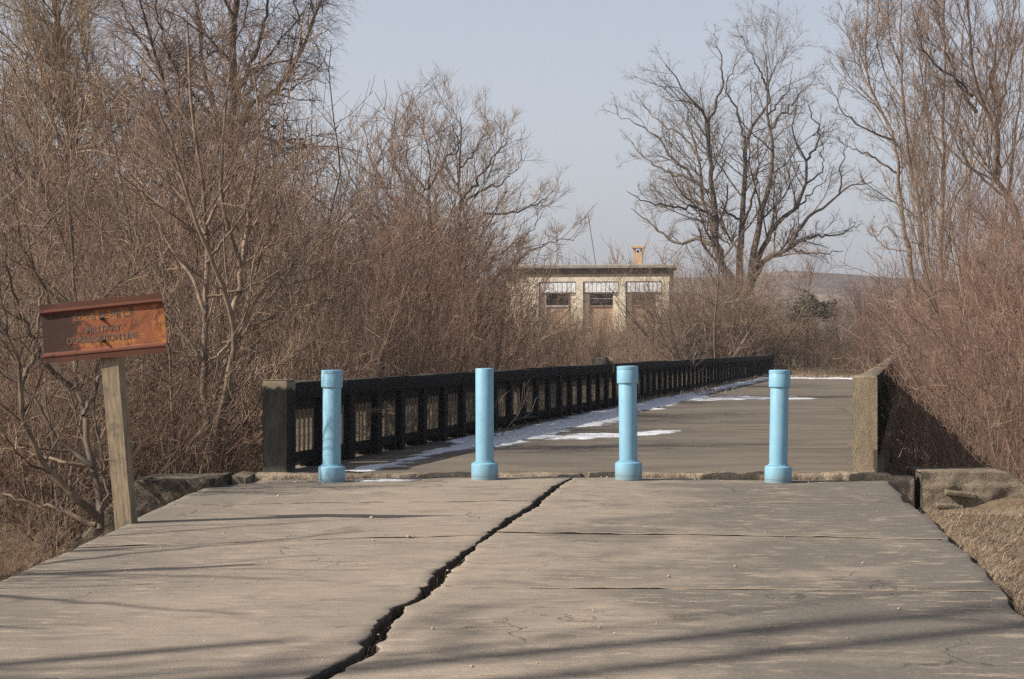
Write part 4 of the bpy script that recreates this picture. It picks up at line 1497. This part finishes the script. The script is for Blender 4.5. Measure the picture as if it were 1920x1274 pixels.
# --- poplars on the right --------------------------------------------------------------------------
zp_ = lambda p: zpx(p, 2.655, 1500, 0)
Dp = 72
LP = [
    ([(575, 1500), (545, 1274), (507, 1100), (490, 850), (470, 700), (430, 600), (375, 500), (340, 380), (320, 250), (330, 100), (340, -60)], .17, .03, 1.5),
    ([(640, 1500), (603, 1200), (590, 1000), (552, 850), (530, 700), (512, 500), (500, 300), (508, 100), (500, -120)], .19, .03, 1.5),
    ([(482, 862), (420, 820), (350, 770), (250, 740), (190, 690)], .07, .02, 1),
    ([(470, 700), (360, 660), (260, 600), (200, 530), (150, 430)], .07, .02, 1.5),
    ([(440, 610), (340, 480), (250, 380), (190, 260)], .06, .015, 1.5),
    ([(375, 500), (290, 330), (240, 180), (230, 40)], .06, .015, 1.5),
    ([(512, 500), (430, 380), (380, 200), (400, 30), (390, -100)], .07, .015, 2),
    ([(505, 330), (450, 180), (440, 30), (450, -100)], .06, .015, 1.5),
    ([(590, 1000), (640, 820), (640, 600), (610, 400), (600, 200), (620, 20)], .08, .02, 2),
    ([(480, 1180), (430, 1130), (380, 1180), (330, 1150)], .05, .015, 1),
    ([(530, 1250), (440, 1240), (380, 1190), (360, 1120)], .05, .015, 1),
    ([(340, 380), (300, 260), (300, 120), (290, 0)], .05, .015, 1),
]
limbs = [(px(zp_(p), Dp, g0, dp), r0 * .75, r1 * .6, 0.03) for p, r0, r1, dp in LP]
tree_from('poplar_tree', (at(1710, 560, Dp).x, Dp, -2), limbs, [
    dict(dens=18, t0=.2, ang=(20, 50), ln=(.14, .32), K=6, wander=.13, trop=(0, 0, .7), rr=.3, rmin=.009, wood=True),
    dict(dens=7, t0=.12, ang=(20, 50), ln=(.25, .5), K=5, wander=.16, trop=(0, 0, .5), rr=.5, rmin=.008, lmin=.3),
    dict(dens=4.5, t0=.15, ang=(20, 50), ln=(.4, .9), K=3, wander=.15, trop=(0, 0, .3), rr=.6, rmin=.0052, lmin=.25),
], 15, M['trunk'], M['greytwig'], 'pale poplar holding dead leaves, leaning out left of the other trees at upper right', 'tree', leaf=(M['deadleaf'], .06, 1, .5))

Dv = 54
LV = [
    ([(1250, 1700), (1170, 1300), (1115, 1150), (1050, 1000), (982, 900), (972, 760), (960, 640), (890, 470), (852, 300), (840, 100), (838, -100)], .2, .05, 1.5),
    ([(982, 900), (985, 720), (990, 560), (945, 430), (965, 300), (1000, 100), (1010, -100)], .11, .03, 1.5),
    ([(985, 600), (1010, 480), (1060, 250), (1090, 60), (1100, -100)], .08, .02, 1.5),
    ([(880, 560), (800, 430), (740, 300), (700, 120), (690, -60)], .09, .02, 2),
    ([(860, 480), (790, 400), (650, 300), (590, 160), (560, 20)], .08, .02, 2),
    ([(948, 340), (900, 270), (860, 200), (850, 100)], .05, .02, 1),
    ([(980, 900), (840, 830), (700, 700), (600, 620), (480, 570)], .07, .02, 2),
    ([(1040, 990), (880, 860), (770, 700), (700, 560), (640, 420)], .07, .02, 2),
]
limbs = [(px(zp_(p), Dv, g0, dp), r0 * .7, r1 * .55, 0.03) for p, r0, r1, dp in LV]
tree_from('poplar_tree', (at(1960, 600, Dv).x, Dv, -2), limbs, [
    dict(dens=20, t0=.2, ang=(20, 50), ln=(.15, .36), K=6, wander=.12, trop=(0, 0, .8), rr=.3, rmin=.0075, wood=True),
    dict(dens=7, t0=.2, ang=(15, 45), ln=(.28, .55), K=5, wander=.14, trop=(0, 0, .7), rr=.5, rmin=.0062, lmin=.3),
    dict(dens=6, t0=.15, ang=(15, 45), ln=(.4, .9), K=3, wander=.13, trop=(0, 0, .5), rr=.6, rmin=.0042, lmin=.25),
], 16, M['trunk'], M['twig'], 'tall many limbed bare tree in the upper right corner, its thick fork crossing the sky', 'tree')

LU = [
    ([(1765, 640), (1766, 420), (1768, 250), (1772, 120), (1770, 0), (1775, -120)], .2, .05, 1),
    ([(1768, 330), (1800, 200), (1805, 80), (1815, -60)], .08, .02, 2),
    ([(1767, 300), (1735, 190), (1740, 60), (1745, -50)], .08, .02, 2),
    ([(1767, 420), (1830, 300), (1850, 180), (1850, 60)], .08, .02, 3),
    ([(1766, 420), (1720, 330), (1718, 220), (1712, 120)], .07, .02, 3),
    ([(1800, 640), (1815, 420), (1822, 280), (1860, 150), (1900, 40), (1910, -60)], .15, .04, 2),
    ([(1860, 640), (1880, 450), (1900, 300), (1915, 150), (1930, 0)], .15, .04, 2),
]
limbs = [(px(p, 80, g0, dp), r0 * .7, r1 * .6, 0.03) for p, r0, r1, dp in LU]
tree_from('poplar_tree', (at(1765, 640, 80).x, 80, -2), limbs, [
    dict(dens=22, t0=.15, ang=(15, 45), ln=(.14, .32), K=6, wander=.12, trop=(0, 0, .9), rr=.3, rmin=.0095, wood=True),
    dict(dens=7, t0=.15, ang=(15, 45), ln=(.28, .55), K=5, wander=.14, trop=(0, 0, .7), rr=.5, rmin=.0085, lmin=.3),
    dict(dens=5.5, t0=.15, ang=(15, 45), ln=(.4, .9), K=3, wander=.13, trop=(0, 0, .5), rr=.6, rmin=.0056, lmin=.25),
], 17, M['trunk'], M['twig'], 'upright bare trees group with straight trunks behind the poplar with dead leaves, upper right', 'tree')


# --- shrubs: a few kinds, then copies ---------------------------------------------------------------
def shrub(name, seed, stems, H, spread, bark, twig, lv, lean=(0, 0), r0=.02, rm=.004, base=0.35, ang=(18, 55)):
    """returns the plant, its height and its reach from the root"""
    g = np.random.default_rng(seed)
    root = empty(name, (0, 0, -50))
    tag(root, 'x', 'shrub')
    n = stems
    az = g.random(n) * 2 * np.pi
    tilt = np.radians(spread[0] + (spread[1] - spread[0]) * g.random(n) ** 0.8)
    d = np.stack([np.sin(tilt) * np.cos(az) + lean[0], np.sin(tilt) * np.sin(az) + lean[1], np.cos(tilt)], -1)
    d = norm(d)
    K = 10
    P = np.zeros((n, K, 3))
    P[:, 0] = np.stack([base * np.cos(az) * g.random(n), base * np.sin(az) * g.random(n), np.zeros(n) - .15], -1)
    ln = H * (0.5 + 0.5 * g.random(n))
    for k in range(1, K):
        d = norm(d + .085 * g.normal(size=(n, 3)) + np.array([0, 0, .05]))
        P[:, k] = P[:, k - 1] + d * (ln / (K - 1))[:, None]
    Rr = r0 * (0.5 + 0.8 * g.random(n))[:, None] * np.linspace(1, .2, K)[None, :]
    Q, RQ = grow(g, P, Rr, lv[0], .12, ang, (.18, .48), 6, .12, (0, 0, .5), .45, rm * 1.2)
    Q2, RQ2 = grow(g, Q, RQ, lv[1], .1, (20, 60), (.3, .65), 4, .15, (0, 0, .4), .6, rm * .8, lmin=.18)
    Q3, RQ3 = grow(g, Q2, RQ2, lv[2], .1, (20, 60), (.4, .9), 3, .15, (0, 0, .3), .7, rm * .6, lmin=.14)
    link('stems', tubes_mesh('stems', [(P, Rr, 5), (Q, RQ, 4)], g), bark, root)
    link('twigs', tubes_mesh('twigs', [(Q2, RQ2, 3), (Q3, RQ3, 3)], g), twig, root)
    A = np.concatenate([Q2.reshape(-1, 3), Q3.reshape(-1, 3)])
    return root, float(np.percentile(A[:, 2], 97)), float(np.percentile(np.hypot(A[:, 0], A[:, 1]), 97))


protos = [
    shrub('bare_shrub', 31, 17, 4.2, (3, 32), M['trunk'], M['redtwig'], (10, 5.5, 3), r0=.018, rm=.0042),
    shrub('bare_shrub', 32, 12, 4.0, (8, 52), M['darkbark'], M['twig'], (11, 5.5, 3), r0=.034, rm=.004, ang=(22, 65)),
    shrub('bare_shrub', 33, 20, 3.6, (4, 40), M['redtwig'], M['paletwig'], (9, 5, 2.8), r0=.014, rm=.004),
    shrub('bare_shrub', 34, 10, 4.4, (5, 58), M['trunk'], M['greytwig'], (12, 6, 3), r0=.042, rm=.0042, ang=(22, 68)),
    shrub('bare_shrub', 35, 22, 4.6, (4, 36), M['redtwig'], M['redtwig'], (10, 5.5, 3), lean=(-.38, 0), r0=.015, rm=.0036),
]
KIND = ['upright red stemmed', 'dark branched brown', 'straw twigged', 'grey spreading', 'fine red twigged']
first_use = set()
said = {}


def put_shrub(k, X, Y, h, w, label, group, rot):
    root, ph, pr = protos[k]
    s = h / ph
    w = w * s
    t = X * UY - (Y - 20) * UX
    if Y > 20.3 and st(X, Y)[0] < 68:                    # keep the crown clear of the deck
        room = (-2.95 - t) if t < 0 else t - 4.45
        if room < 0.35:
            t += (-1 if t < 0 else 1) * (0.35 - room)
            X = (t + (Y - 20) * UX) / UY
            room = 0.35
        if pr * w > room * 1.25:
            w = max(room * 1.25 / pr, .30 * s)
            need = pr * w * .8
            if need > room:
                X += (need - room) * (-1 if t < 0 else 1)
    z = float(ground_z(X, Y)) - .05
    said[label] = said.get(label, 0) + 1
    if k not in first_use:
        first_use.add(k)
        root.location = (X, Y, z)
        root.rotation_euler = (0, 0, rot)
        root.scale = (w, w, s)
        root['label'], root['group'] = label, group
        return root
    return copy_tree(root, (X, Y, z), rot, (w, s), label, group)


def st(x, y):
    return x * UX + (y - 20) * UY, x * UY - (y - 20) * UX


rs = random.Random(4)
MARKS = [(-100, 30, 'at the left edge of the picture'), (30, 80, 'left of the rusty sign'), (80, 200, 'behind the left half of the rusty sign'), (200, 320, 'behind the right half of the rusty sign'), (320, 430, 'behind the two stemmed young tree'),
         (430, 520, 'just left of the black end block'), (520, 590, 'above the black end block'), (590, 660, 'above the left bollard'), (660, 760, 'right of the left bollard'), (760, 860, 'left of the plain topped bollard'),
         (860, 950, 'above the plain topped bollard'), (950, 1010, 'below the left end of the building'), (1010, 1090, 'below the first window of the building'), (1090, 1170, 'below the middle window of the building'),
         (1170, 1240, 'above the third bollard'), (1240, 1340, 'right of the building'), (1340, 1450, 'under the large bare tree'), (1450, 1530, 'below the low hill'), (1530, 1600, 'at the far end of the bridge deck'),
         (1600, 1690, 'behind the tan end block'), (1690, 1770, 'right of the tan end block'), (1770, 1840, 'over the broken wing wall'), (1840, 1910, 'behind the sloping end of the wing wall'), (1910, 2100, 'at the right edge of the picture')]


def band(items, group, wr, turn4=False):
    items = sorted(items, key=lambda q: q[1])
    for x, d, ytop, k in items:
        X = (x - 960) * d / F
        zt = EYE - (ytop - 652) * d / F
        h = max(0.9, zt - float(ground_z(X, d)))
        mark = next(m for a, b, m in MARKS if a <= x < b)
        row = 'low' if ytop > 600 else ('waist high' if False else ('tall' if ytop < 400 else 'middling'))
        label = f'{row} {KIND[k]} bare shrub {mark}'
        rot = rs.uniform(-.5, .5) if (turn4 and k == 4) else rs.uniform(0, 6.28)
        put_shrub(k, X, d, h, rs.uniform(*wr), label, group, rot)


band([(560, 27, 430, 1), (640, 28, 400, 0), (720, 30, 380, 0), (600, 34, 330, 0), (680, 36, 370, 2), (725, 36, 420, 0), (780, 40, 440, 2), (800, 44, 440, 0), (840, 50, 520, 1), (915, 46, 575, 2), (955, 52, 600, 1),
      (540, 40, 300, 3), (500, 31, 470, 1), (715, 45, 370, 0), (755, 48, 400, 4), (790, 52, 420, 2), (820, 60, 470, 3), (1010, 62, 610, 2), (470, 36, 350, 0), (440, 48, 330, 2), (625, 50, 320, 3),
      (590, 55, 320, 4), (700, 60, 340, 1), (1040, 70, 625, 3), (1070, 64, 640, 2), (1110, 58, 605, 1), (1160, 66, 625, 3), (985, 40, 630, 2), (1060, 48, 645, 0), (880, 35, 590, 2), (1150, 56, 645, 2), (810, 31, 540, 2),
      (745, 27, 560, 1), (680, 25.5, 560, 2), (600, 25, 620, 1), (1180, 70, 625, 0), (910, 36, 610, 1), (820, 33, 510, 4)],
     'bare shrubs of the thicket behind the left balustrade', (.7, .95))
band([(60, 26, 330, 1), (130, 30, 260, 3), (220, 28, 300, 1), (310, 27, 250, 3), (20, 33, 240, 3), (100, 38, 280, 1), (260, 38, 180, 0), (340, 34, 230, 2), (180, 45, 300, 4), (30, 45, 330, 0),
      (400, 40, 220, 1), (480, 27, 380, 3), (300, 48, 200, 3), (-20, 24, 480, 1), (120, 22, 560, 1), (20, 22.5, 600, 2), (230, 24, 520, 3), (330, 24, 560, 2), (60, 23.5, 700, 2), (130, 25.5, 660, 1), (-40, 20, 760, 1), (450, 25, 520, 2), (10, 14, 960, 2),
      (280, 30, 420, 2), (160, 35, 420, 4), (400, 30, 470, 0), (90, 28, 540, 2), (360, 52, 260, 3), (220, 55, 330, 1), (90, 55, 380, 3), (290, 23.5, 700, 2)],
     'bare shrubs growing below the road around the sign', (.8, 1.15))
band([(1920, 25, 420, 4), (1860, 27, 480, 4), (1990, 24, 430, 0), (1800, 31, 520, 4), (1880, 33, 330, 0), (1950, 30, 250, 3), (1840, 36, 420, 4), (1775, 38, 520, 4), (1800, 44, 380, 0), (1900, 42, 280, 3),
      (1755, 46, 520, 4), (1780, 52, 430, 4), (1850, 50, 300, 0), (1745, 56, 500, 1), (1760, 62, 440, 3), (1735, 66, 470, 4), (1960, 38, 200, 1), (2000, 34, 330, 4), (1700, 88, 520, 1), (1660, 94, 540, 4),
      (1850, 24.5, 760, 1), (1790, 25.5, 760, 2), (1750, 28, 760, 1), (1810, 29, 690, 0), (1750, 33, 700, 0), (1900, 23.5, 640, 1), (1770, 23.5, 840, 2), (1830, 22.5, 850, 2), (1960, 23, 700, 2), (1735, 42, 690, 2)],
     'red brown shrubs crowding the right side of the bridge', (.8, 1.1), True)
band([(1235, 96, 605, 3), (1285, 94, 500, 1), (1325, 92, 460, 3), (1375, 94, 455, 2), (1420, 96, 480, 3), (1460, 98, 570, 2), (1290, 98, 545, 1), (1350, 100, 520, 3), (1410, 102, 545, 2), (1210, 100, 600, 2), (1500, 100, 572, 1), (1525, 104, 580, 3), (972, 100, 535, 3), (1268, 106, 515, 1),
      (1540, 104, 600, 2), (1580, 104, 580, 3), (1620, 100, 540, 4), (1650, 100, 530, 0), (1560, 97, 640, 2), (1610, 96, 630, 1), (1640, 98, 590, 4), (1470, 95, 630, 1), (1270, 100, 540, 3), (1330, 104, 505, 1), (1390, 106, 495, 0), (1520, 96, 645, 2), (1590, 95, 645, 3), (1100, 84, 615, 2), (1040, 90, 610, 1), (900, 92, 560, 3), (890, 88, 520, 1), (1000, 80, 620, 0), (1160, 90, 615, 1)],
     'bare shrubs beyond the far end of the bridge', (1.0, 1.4))

by_label = {}
for o in [o for o in COL.objects if o.get('category') == 'shrub']:
    by_label.setdefault(o['label'], []).append(o)
for lab, os_ in by_label.items():
    if len(os_) > 1:
        os_.sort(key=lambda o: o.location.y)
        for o, w_ in zip(os_, ['nearest', 'farther back', 'farthest back', 'hindmost']):
            o['label'] = f'{lab}, {w_}'

# --- trees outside the frame on the left, whose branches shade the road -----------------------------
shade_l = ['bare roadside tree left of the camera that shades the foreground road', 'second bare roadside tree left of the road, nearer the sign', 'slim roadside tree left of the road shading the slabs by the sign']
def leader(bx0, by0, zb, lean, hh, z0, i, r0, r1):
    return [Vector((bx0 + lean[0] * z + .15 * math.sin(z * .7 + i), by0 + lean[1] * z + .12 * math.cos(z * .6 + i), zb + z)) for z in np.linspace(z0, hh, 10)], r0, r1, 0


for i, (bx0, by0, hh, ln_, sd, r0, two) in enumerate([(-15.8, -0.6, 18.5, (.0, .28), 41, .28, True), (-8.4, 9.6, 7.5, (-.02, .04), 43, .09, False), (-10.6, 10.6, 8.0, (.02, 0), 44, .11, False)]):
    zb = float(ground_z(bx0, by0))
    g = np.random.default_rng(sd)
    lb = [leader(bx0, by0, zb, ln_, hh, -.3, i, r0, .05)]
    if two:
        lb.append(leader(bx0 - .7, by0 - 1.2, zb, (-.0, .29), hh + 2, 1.0, i + 1, r0 * .95, .05))
        lb.append(leader(bx0, by0 + 1.0, zb, (.0, .28), 13.7, .8, i, r0 * .9, .07))
    for st_ in list(lb):
        for j in range(4 if two else 7):
            q = (.62 if two else .4) + .09 * j * (1 if two else .85)
            p0 = st_[0][min(9, int(q * 9))]
            a = g.random() * 6.28
            ll = hh * (.16 if two else .3)
            lb.append(([p0, p0 + Vector((math.cos(a) * ll * .5, math.sin(a) * ll * .5, ll * .4)), p0 + Vector((math.cos(a) * ll, math.sin(a) * ll, ll * .9))], .05, .012, .02))
    tree_from('roadside_tree', (bx0, by0, zb), lb, [
        dict(dens=7 if not two else 3, t0=.35, ang=(25, 60), ln=(.12, .3), K=5, wander=.12, trop=(0, 0, .5), rr=.4, rmin=.008, wood=True),
        dict(dens=3, t0=.2, ang=(25, 55), ln=(.3, .5), K=4, wander=.15, trop=(0, 0, .3), rr=.5, rmin=.004, lmin=.2),
    ], 50 + i, M['trunk'], M['twig'], (['tall forked roadside tree left of the camera whose shadow bars cross the foreground', 'slim roadside tree left of the road, nearest the sign', 'bare roadside tree behind the slim one left of the road', 'bare roadside tree farthest left of the road'])[i], 'tree')


# --- undergrowth: countless stems -------------------------------------------------------------------
def stems_mesh(name, X, Y, H, r, seed, lean=.35, K=4, droop=.0):
    g = np.random.default_rng(seed)
    n = len(X)
    Z = ground_z(X, Y)
    P = np.zeros((n, K, 3))
    P[:, 0] = np.stack([X, Y, Z - .05], -1)
    d = norm(np.stack([g.normal(0, lean, n), g.normal(0, lean, n), np.ones(n)], -1))
    for k in range(1, K):
        d = norm(d + .18 * g.normal(size=(n, 3)) + np.array([0, 0, -droop]))
        P[:, k] = P[:, k - 1] + d * (H / (K - 1))[:, None]
    Rr = (r * (.6 + .8 * g.random(n)))[:, None] * np.linspace(1, .4, K)[None, :]
    v, q, t = tube_arrays(P, Rr, 3, g)
    return np_mesh(name, v, q, tint=t)


def scatter(n, cond, xr_, yr_, g):
    X, Y = [], []
    tot = 0
    while tot < n:
        x = g.uniform(*xr_, n)
        # even in the picture rather than on the map
        y = 1 / g.uniform(1 / yr_[1], 1 / yr_[0], n)
        k = cond(x, y)
        X.append(x[k])
        Y.append(y[k])
        tot += k.sum()
    return np.concatenate(X)[:n], np.concatenate(Y)[:n]


def st(x, y):
    return x * UX + (y - 20) * UY, x * UY - (y - 20) * UX


gu = np.random.default_rng(77)
X, Y = scatter(12500, lambda x, y: (x > -.36 * y) & (x < -3.9) & ((y < 19.5) | (st(x, y)[1] < -3.3)) | (y > 21) & (st(x, y)[1] < -3.3) & (x > -.34 * y), (-34, 12), (11, 84), gu)
clear = (X > -4.95) & (Y > 14.6) & (Y < 18.9)
X, Y = X[~clear], Y[~clear]
H = gu.uniform(.4, 1.0, len(X)) * np.interp(Y, [10, 16, 20, 26, 84], [.35, .55, .75, 1.7, 2.8]) * np.where(X > -4.4, .45, 1)
tag(link('undergrowth', stems_mesh('undergrowth', X, Y, H, np.interp(Y, [10, 80], [.0024, .008]) * (.7 + .5 * gu.pareto(3.0, len(X)).clip(0, 4)), 78), [M['reed']]), 'tangled dry brown undergrowth filling the low ground left of the road and bridge', 'undergrowth', kind='stuff')
X, Y = scatter(8000, lambda x, y: (st(x, y)[1] > 4.6) & (x < .33 * y) & (y > 20.6), (4, 28), (20.6, 88), gu)
H = gu.uniform(.5, 1.0, len(X)) * np.interp(Y, [20, 88], [1.3, 2.6])
tag(link('undergrowth', stems_mesh('undergrowth', X, Y, H, np.interp(Y, [20, 88], [.004, .009]), 79, .5, K=3), M['redtwig']), 'tangled red brown undergrowth in the shade right of the bridge', 'undergrowth', kind='stuff')
X, Y = scatter(14000, lambda x, y: (x < .34 * y) & (x > -.1 * y) & ((st(x, y)[0] > 66.8) | (st(x, y)[1] < -3.4)) & ~((np.abs(x - 6) < 5.6) & (y > 118.5)), (-12, 44), (74, 128), gu)
H = gu.uniform(.5, 1.0, len(X)) * np.interp(Y, [74, 128], [1.8, 2.4])
H = np.where(st(X, Y)[0] > 66.8, np.minimum(H, .3 + .08 * (st(X, Y)[0] - 66)), H)
tag(link('undergrowth', stems_mesh('undergrowth', X, Y, H, np.full(len(X), .011), 80, .4, K=3), M['reed']), 'pale brown brush beyond the end of the bridge and below the building', 'undergrowth', kind='stuff')
# far-off wood closing the view
n = 2600
Y = gu.uniform(150, 330, n)
X = gu.uniform(-.36, .36, n) * Y
keep = ~((X > -4) & (X < 16) & (Y < 140))
tall = np.where((X / Y > .13) & (X / Y < .2), .45, 1.0)
g = np.random.default_rng(81)
Hh = gu.uniform(3.5, 9.5, n) * tall
stemP = np.zeros((n, 5, 3))
stemP[:, 0] = np.stack([X, Y, ground_z(X, Y) - .2], -1)
d = norm(np.stack([g.normal(0, .12, n), g.normal(0, .12, n), np.ones(n)], -1))
for k in range(1, 5):
    d = norm(d + .1 * g.normal(size=(n, 3)))
    stemP[:, k] = stemP[:, k - 1] + d * (Hh / 4)[:, None]
stemR = np.linspace(.07, .025, 5)[None, :] * (.6 + .8 * g.random((n, 1)))
Q, RQ = grow(g, stemP, stemR, 5, .2, (20, 50), (.2, .45), 3, .15, (0, 0, .5), .5, .022)
tag(link('distant_wood', tubes_mesh('distant_wood', [(stemP, stemR, 3), (Q, RQ, 3)], g), M['twig']), 'far off bare wood closing the view behind the trees', 'wood', kind='stuff')

# evergreen bush at the far end
ev = at(1512, 575, 112)
g = np.random.default_rng(90)
er = tag(empty('evergreen_shrub', (ev.x, ev.y, float(ground_z(ev.x, ev.y)))), 'dark green evergreen shrub below the low hill, right of the big bare tree', 'shrub')
n = 5200
th = g.random(n) * 6.28
ph = np.arccos(g.uniform(-.3, 1, n))
rad = (.75 + .25 * fbm(th * 1.5, ph * 2.5, 92, 3)) * g.random(n) ** .25
topz = EYE - (555 - 652) * 112 / F - er.location.z
C = np.stack([rad * np.sin(ph) * np.cos(th) * 1.9, rad * np.sin(ph) * np.sin(th) * 1.5, topz * .55 + rad * np.cos(ph) * topz * .5], -1)
o = link('foliage', leaf_mesh('foliage', C * (1 + .22 * fbm(C[:, :1] * 1.4, C[:, 2:] * 1.6, 93, 3)), .17, g), M['needle'], er)
sb = np.stack([resample([(0, 0, -.2), (.1 * k - .3, .1, topz * .4), (.3 * k - .9, .2 * (k - 3), topz * .75)], 6) for k in range(6)])
link('stems', tubes_mesh('stems', [(sb, np.full((6, 6), .05), 5)], g), M['darkbark'], er)

# bare antenna pole above the building roof
ap = at(1117, 497, 121)
an = [ap, at(1110, 450, 121), at(1103, 405, 121)]
g = np.random.default_rng(91)
rz_ = Matrix.Rotation(R(8), 3, 'Z')
pp = np.stack([resample([rz_ @ (Vector(p) - o0) for p in an], 6)])
link('antenna_pole', tubes_mesh('antenna_pole', [(pp, np.full((1, 6), .03), 5)], g), M['frame'], bl)


# --- dry grass on the right verge and along the left edge -------------------------------------------
def grass_mesh(name, X, Y, h, w, seed, flat=.9, z=None):
    g = np.random.default_rng(seed)
    n = len(X)
    Z = (ground_z(X, Y) if z is None else z) - .012
    a = g.random(n) * 6.28
    lean = np.stack([np.cos(a), np.sin(a), np.zeros(n)], -1) * (flat * (.4 + .9 * g.random(n)))[:, None]
    p0 = np.stack([X, Y, Z], -1)
    d1 = norm(lean * .6 + np.array([0, 0, 1]))
    d2 = norm(lean * 1.6 + np.array([0, 0, .45]))
    p1 = p0 + d1 * (h * .5)[:, None]
    p2 = p1 + d2 * (h * .6)[:, None]
    b = np.stack([-np.sin(a + .6), np.cos(a + .6), np.zeros(n)], -1) * w
    V = np.stack([p0 - b, p0 + b, p1 + b * .8, p1 - b * .8, p2], 1).reshape(-1, 3)
    o = np.arange(n) * 5
    q = np.stack([o, o + 1, o + 2, o + 3], 1)
    t = np.stack([o + 3, o + 2, o + 4], 1)
    return np_mesh(name, V, q, t, tint=np.repeat(g.random(n), 5))


n = 34000
Y = 1 / gu.uniform(1 / 19.3, 1 / 8.0, n)
xr_e = np.interp(Y, RR[:, 0], RR[:, 1])
X = xr_e + .02 + gu.random(n) ** .9 * np.clip(.34 * Y - xr_e + .5, .6, 4)
keep = ~((Y > 18.2) & (X < 4.62)) & (fbm(X * 1.2, Y * 1.2, 95, 3) > -.75)
X, Y = X[keep], Y[keep]
tag(link('grass', grass_mesh('grass', X, Y, .05 + .11 * gu.random(len(X)) ** 2, .0017, 96, 1.7), M['straw']), 'short straw coloured dry grass on the verge right of the road', 'grass', kind='stuff')
n = 6500
Y = 1 / gu.uniform(1 / 17.2, 1 / 9.5, n)
X = -3.27 - np.abs(gu.normal(0, .16, n)) - .02
tag(link('grass', grass_mesh('grass', X, Y, .05 + .13 * gu.random(n), .003, 97, 1.1), M['reed']), 'fringe of dry grass along the left edge of the road', 'grass', kind='stuff')
n = 5200
s_ = gu.uniform(24, 67, n)
t_ = np.where(gu.random(n) < .5, -2.45 + np.abs(gu.normal(0, .12, n)), 3.72 - np.abs(gu.normal(0, .1, n)))
far_ = gu.random(n) < .55
s_[far_] = gu.uniform(64.5, 66.8, far_.sum())
t_[far_] = gu.uniform(-2.4, 3.7, far_.sum())
tuft = (~far_) & (np.abs(s_ - 36) < 3)
t_[tuft] = -2.4 + np.abs(gu.normal(0, .5, tuft.sum()))
gX, gY = s_ * UX + t_ * UY, 20 + s_ * UY - t_ * UX
tag(link('grass', grass_mesh('grass', gX, gY, .08 + .2 * gu.random(n), .008, 98, z=np.full(n, DZ)), M['straw']), 'dead weeds growing along the edges and far end of the bridge deck', 'grass', kind='stuff')
# weeds in the crack
n = 900
Y = gu.uniform(7.6, 15, n)
X = np.interp(Y, cY, cX) + gu.normal(0, .025, n)
tag(link('grass', grass_mesh('grass', X, Y, .06 + .08 * gu.random(n), .0022, 99, .7, z=np.full(n, -.11)), M['straw']), 'dry weeds growing inside the crack in the road', 'grass', kind='stuff')

# crumbs of stone on the road
vs, fs = [], []
g = np.random.default_rng(101)
for i in range(150):
    Yp = 1 / g.uniform(1 / 19.6, 1 / 8.2)
    Xp = g.uniform(-3.1, 2.8 + .1 * (Yp - 9))
    if g.random() < .35:
        Yp = g.uniform(19.3, 19.8)
        Xp = g.uniform(-2.6, 4.0)
    r = g.uniform(.004, .012) * (1.8 if g.random() < .12 else 1)
    zp = float(road_z(Xp, Yp)) + .004
    o = len(vs)
    for dx, dy, dz in ((1, 0, 0), (0, 1, 0), (-1, 0, 0), (0, -1, 0), (0, 0, .9), (0, 0, -.5)):
        k = g.uniform(.7, 1.3)
        vs.append((Xp + dx * r * k, Yp + dy * r * k, zp + dz * r * k))
    fs += [(o + a, o + (a + 1) % 4, o + 4) for a in range(4)] + [(o + (a + 1) % 4, o + a, o + 5) for a in range(4)]
tag(link('gravel', np_mesh('gravel', np.array(vs), tris=np.array(fs)), M['stone']), 'scattered pale stone crumbs on the concrete road', 'gravel', kind='stuff')
tris = sum(len(m.polygons) * 2 for m in bpy.data.meshes)
print('TRIS approx', tris, 'objects', len(SC.objects))
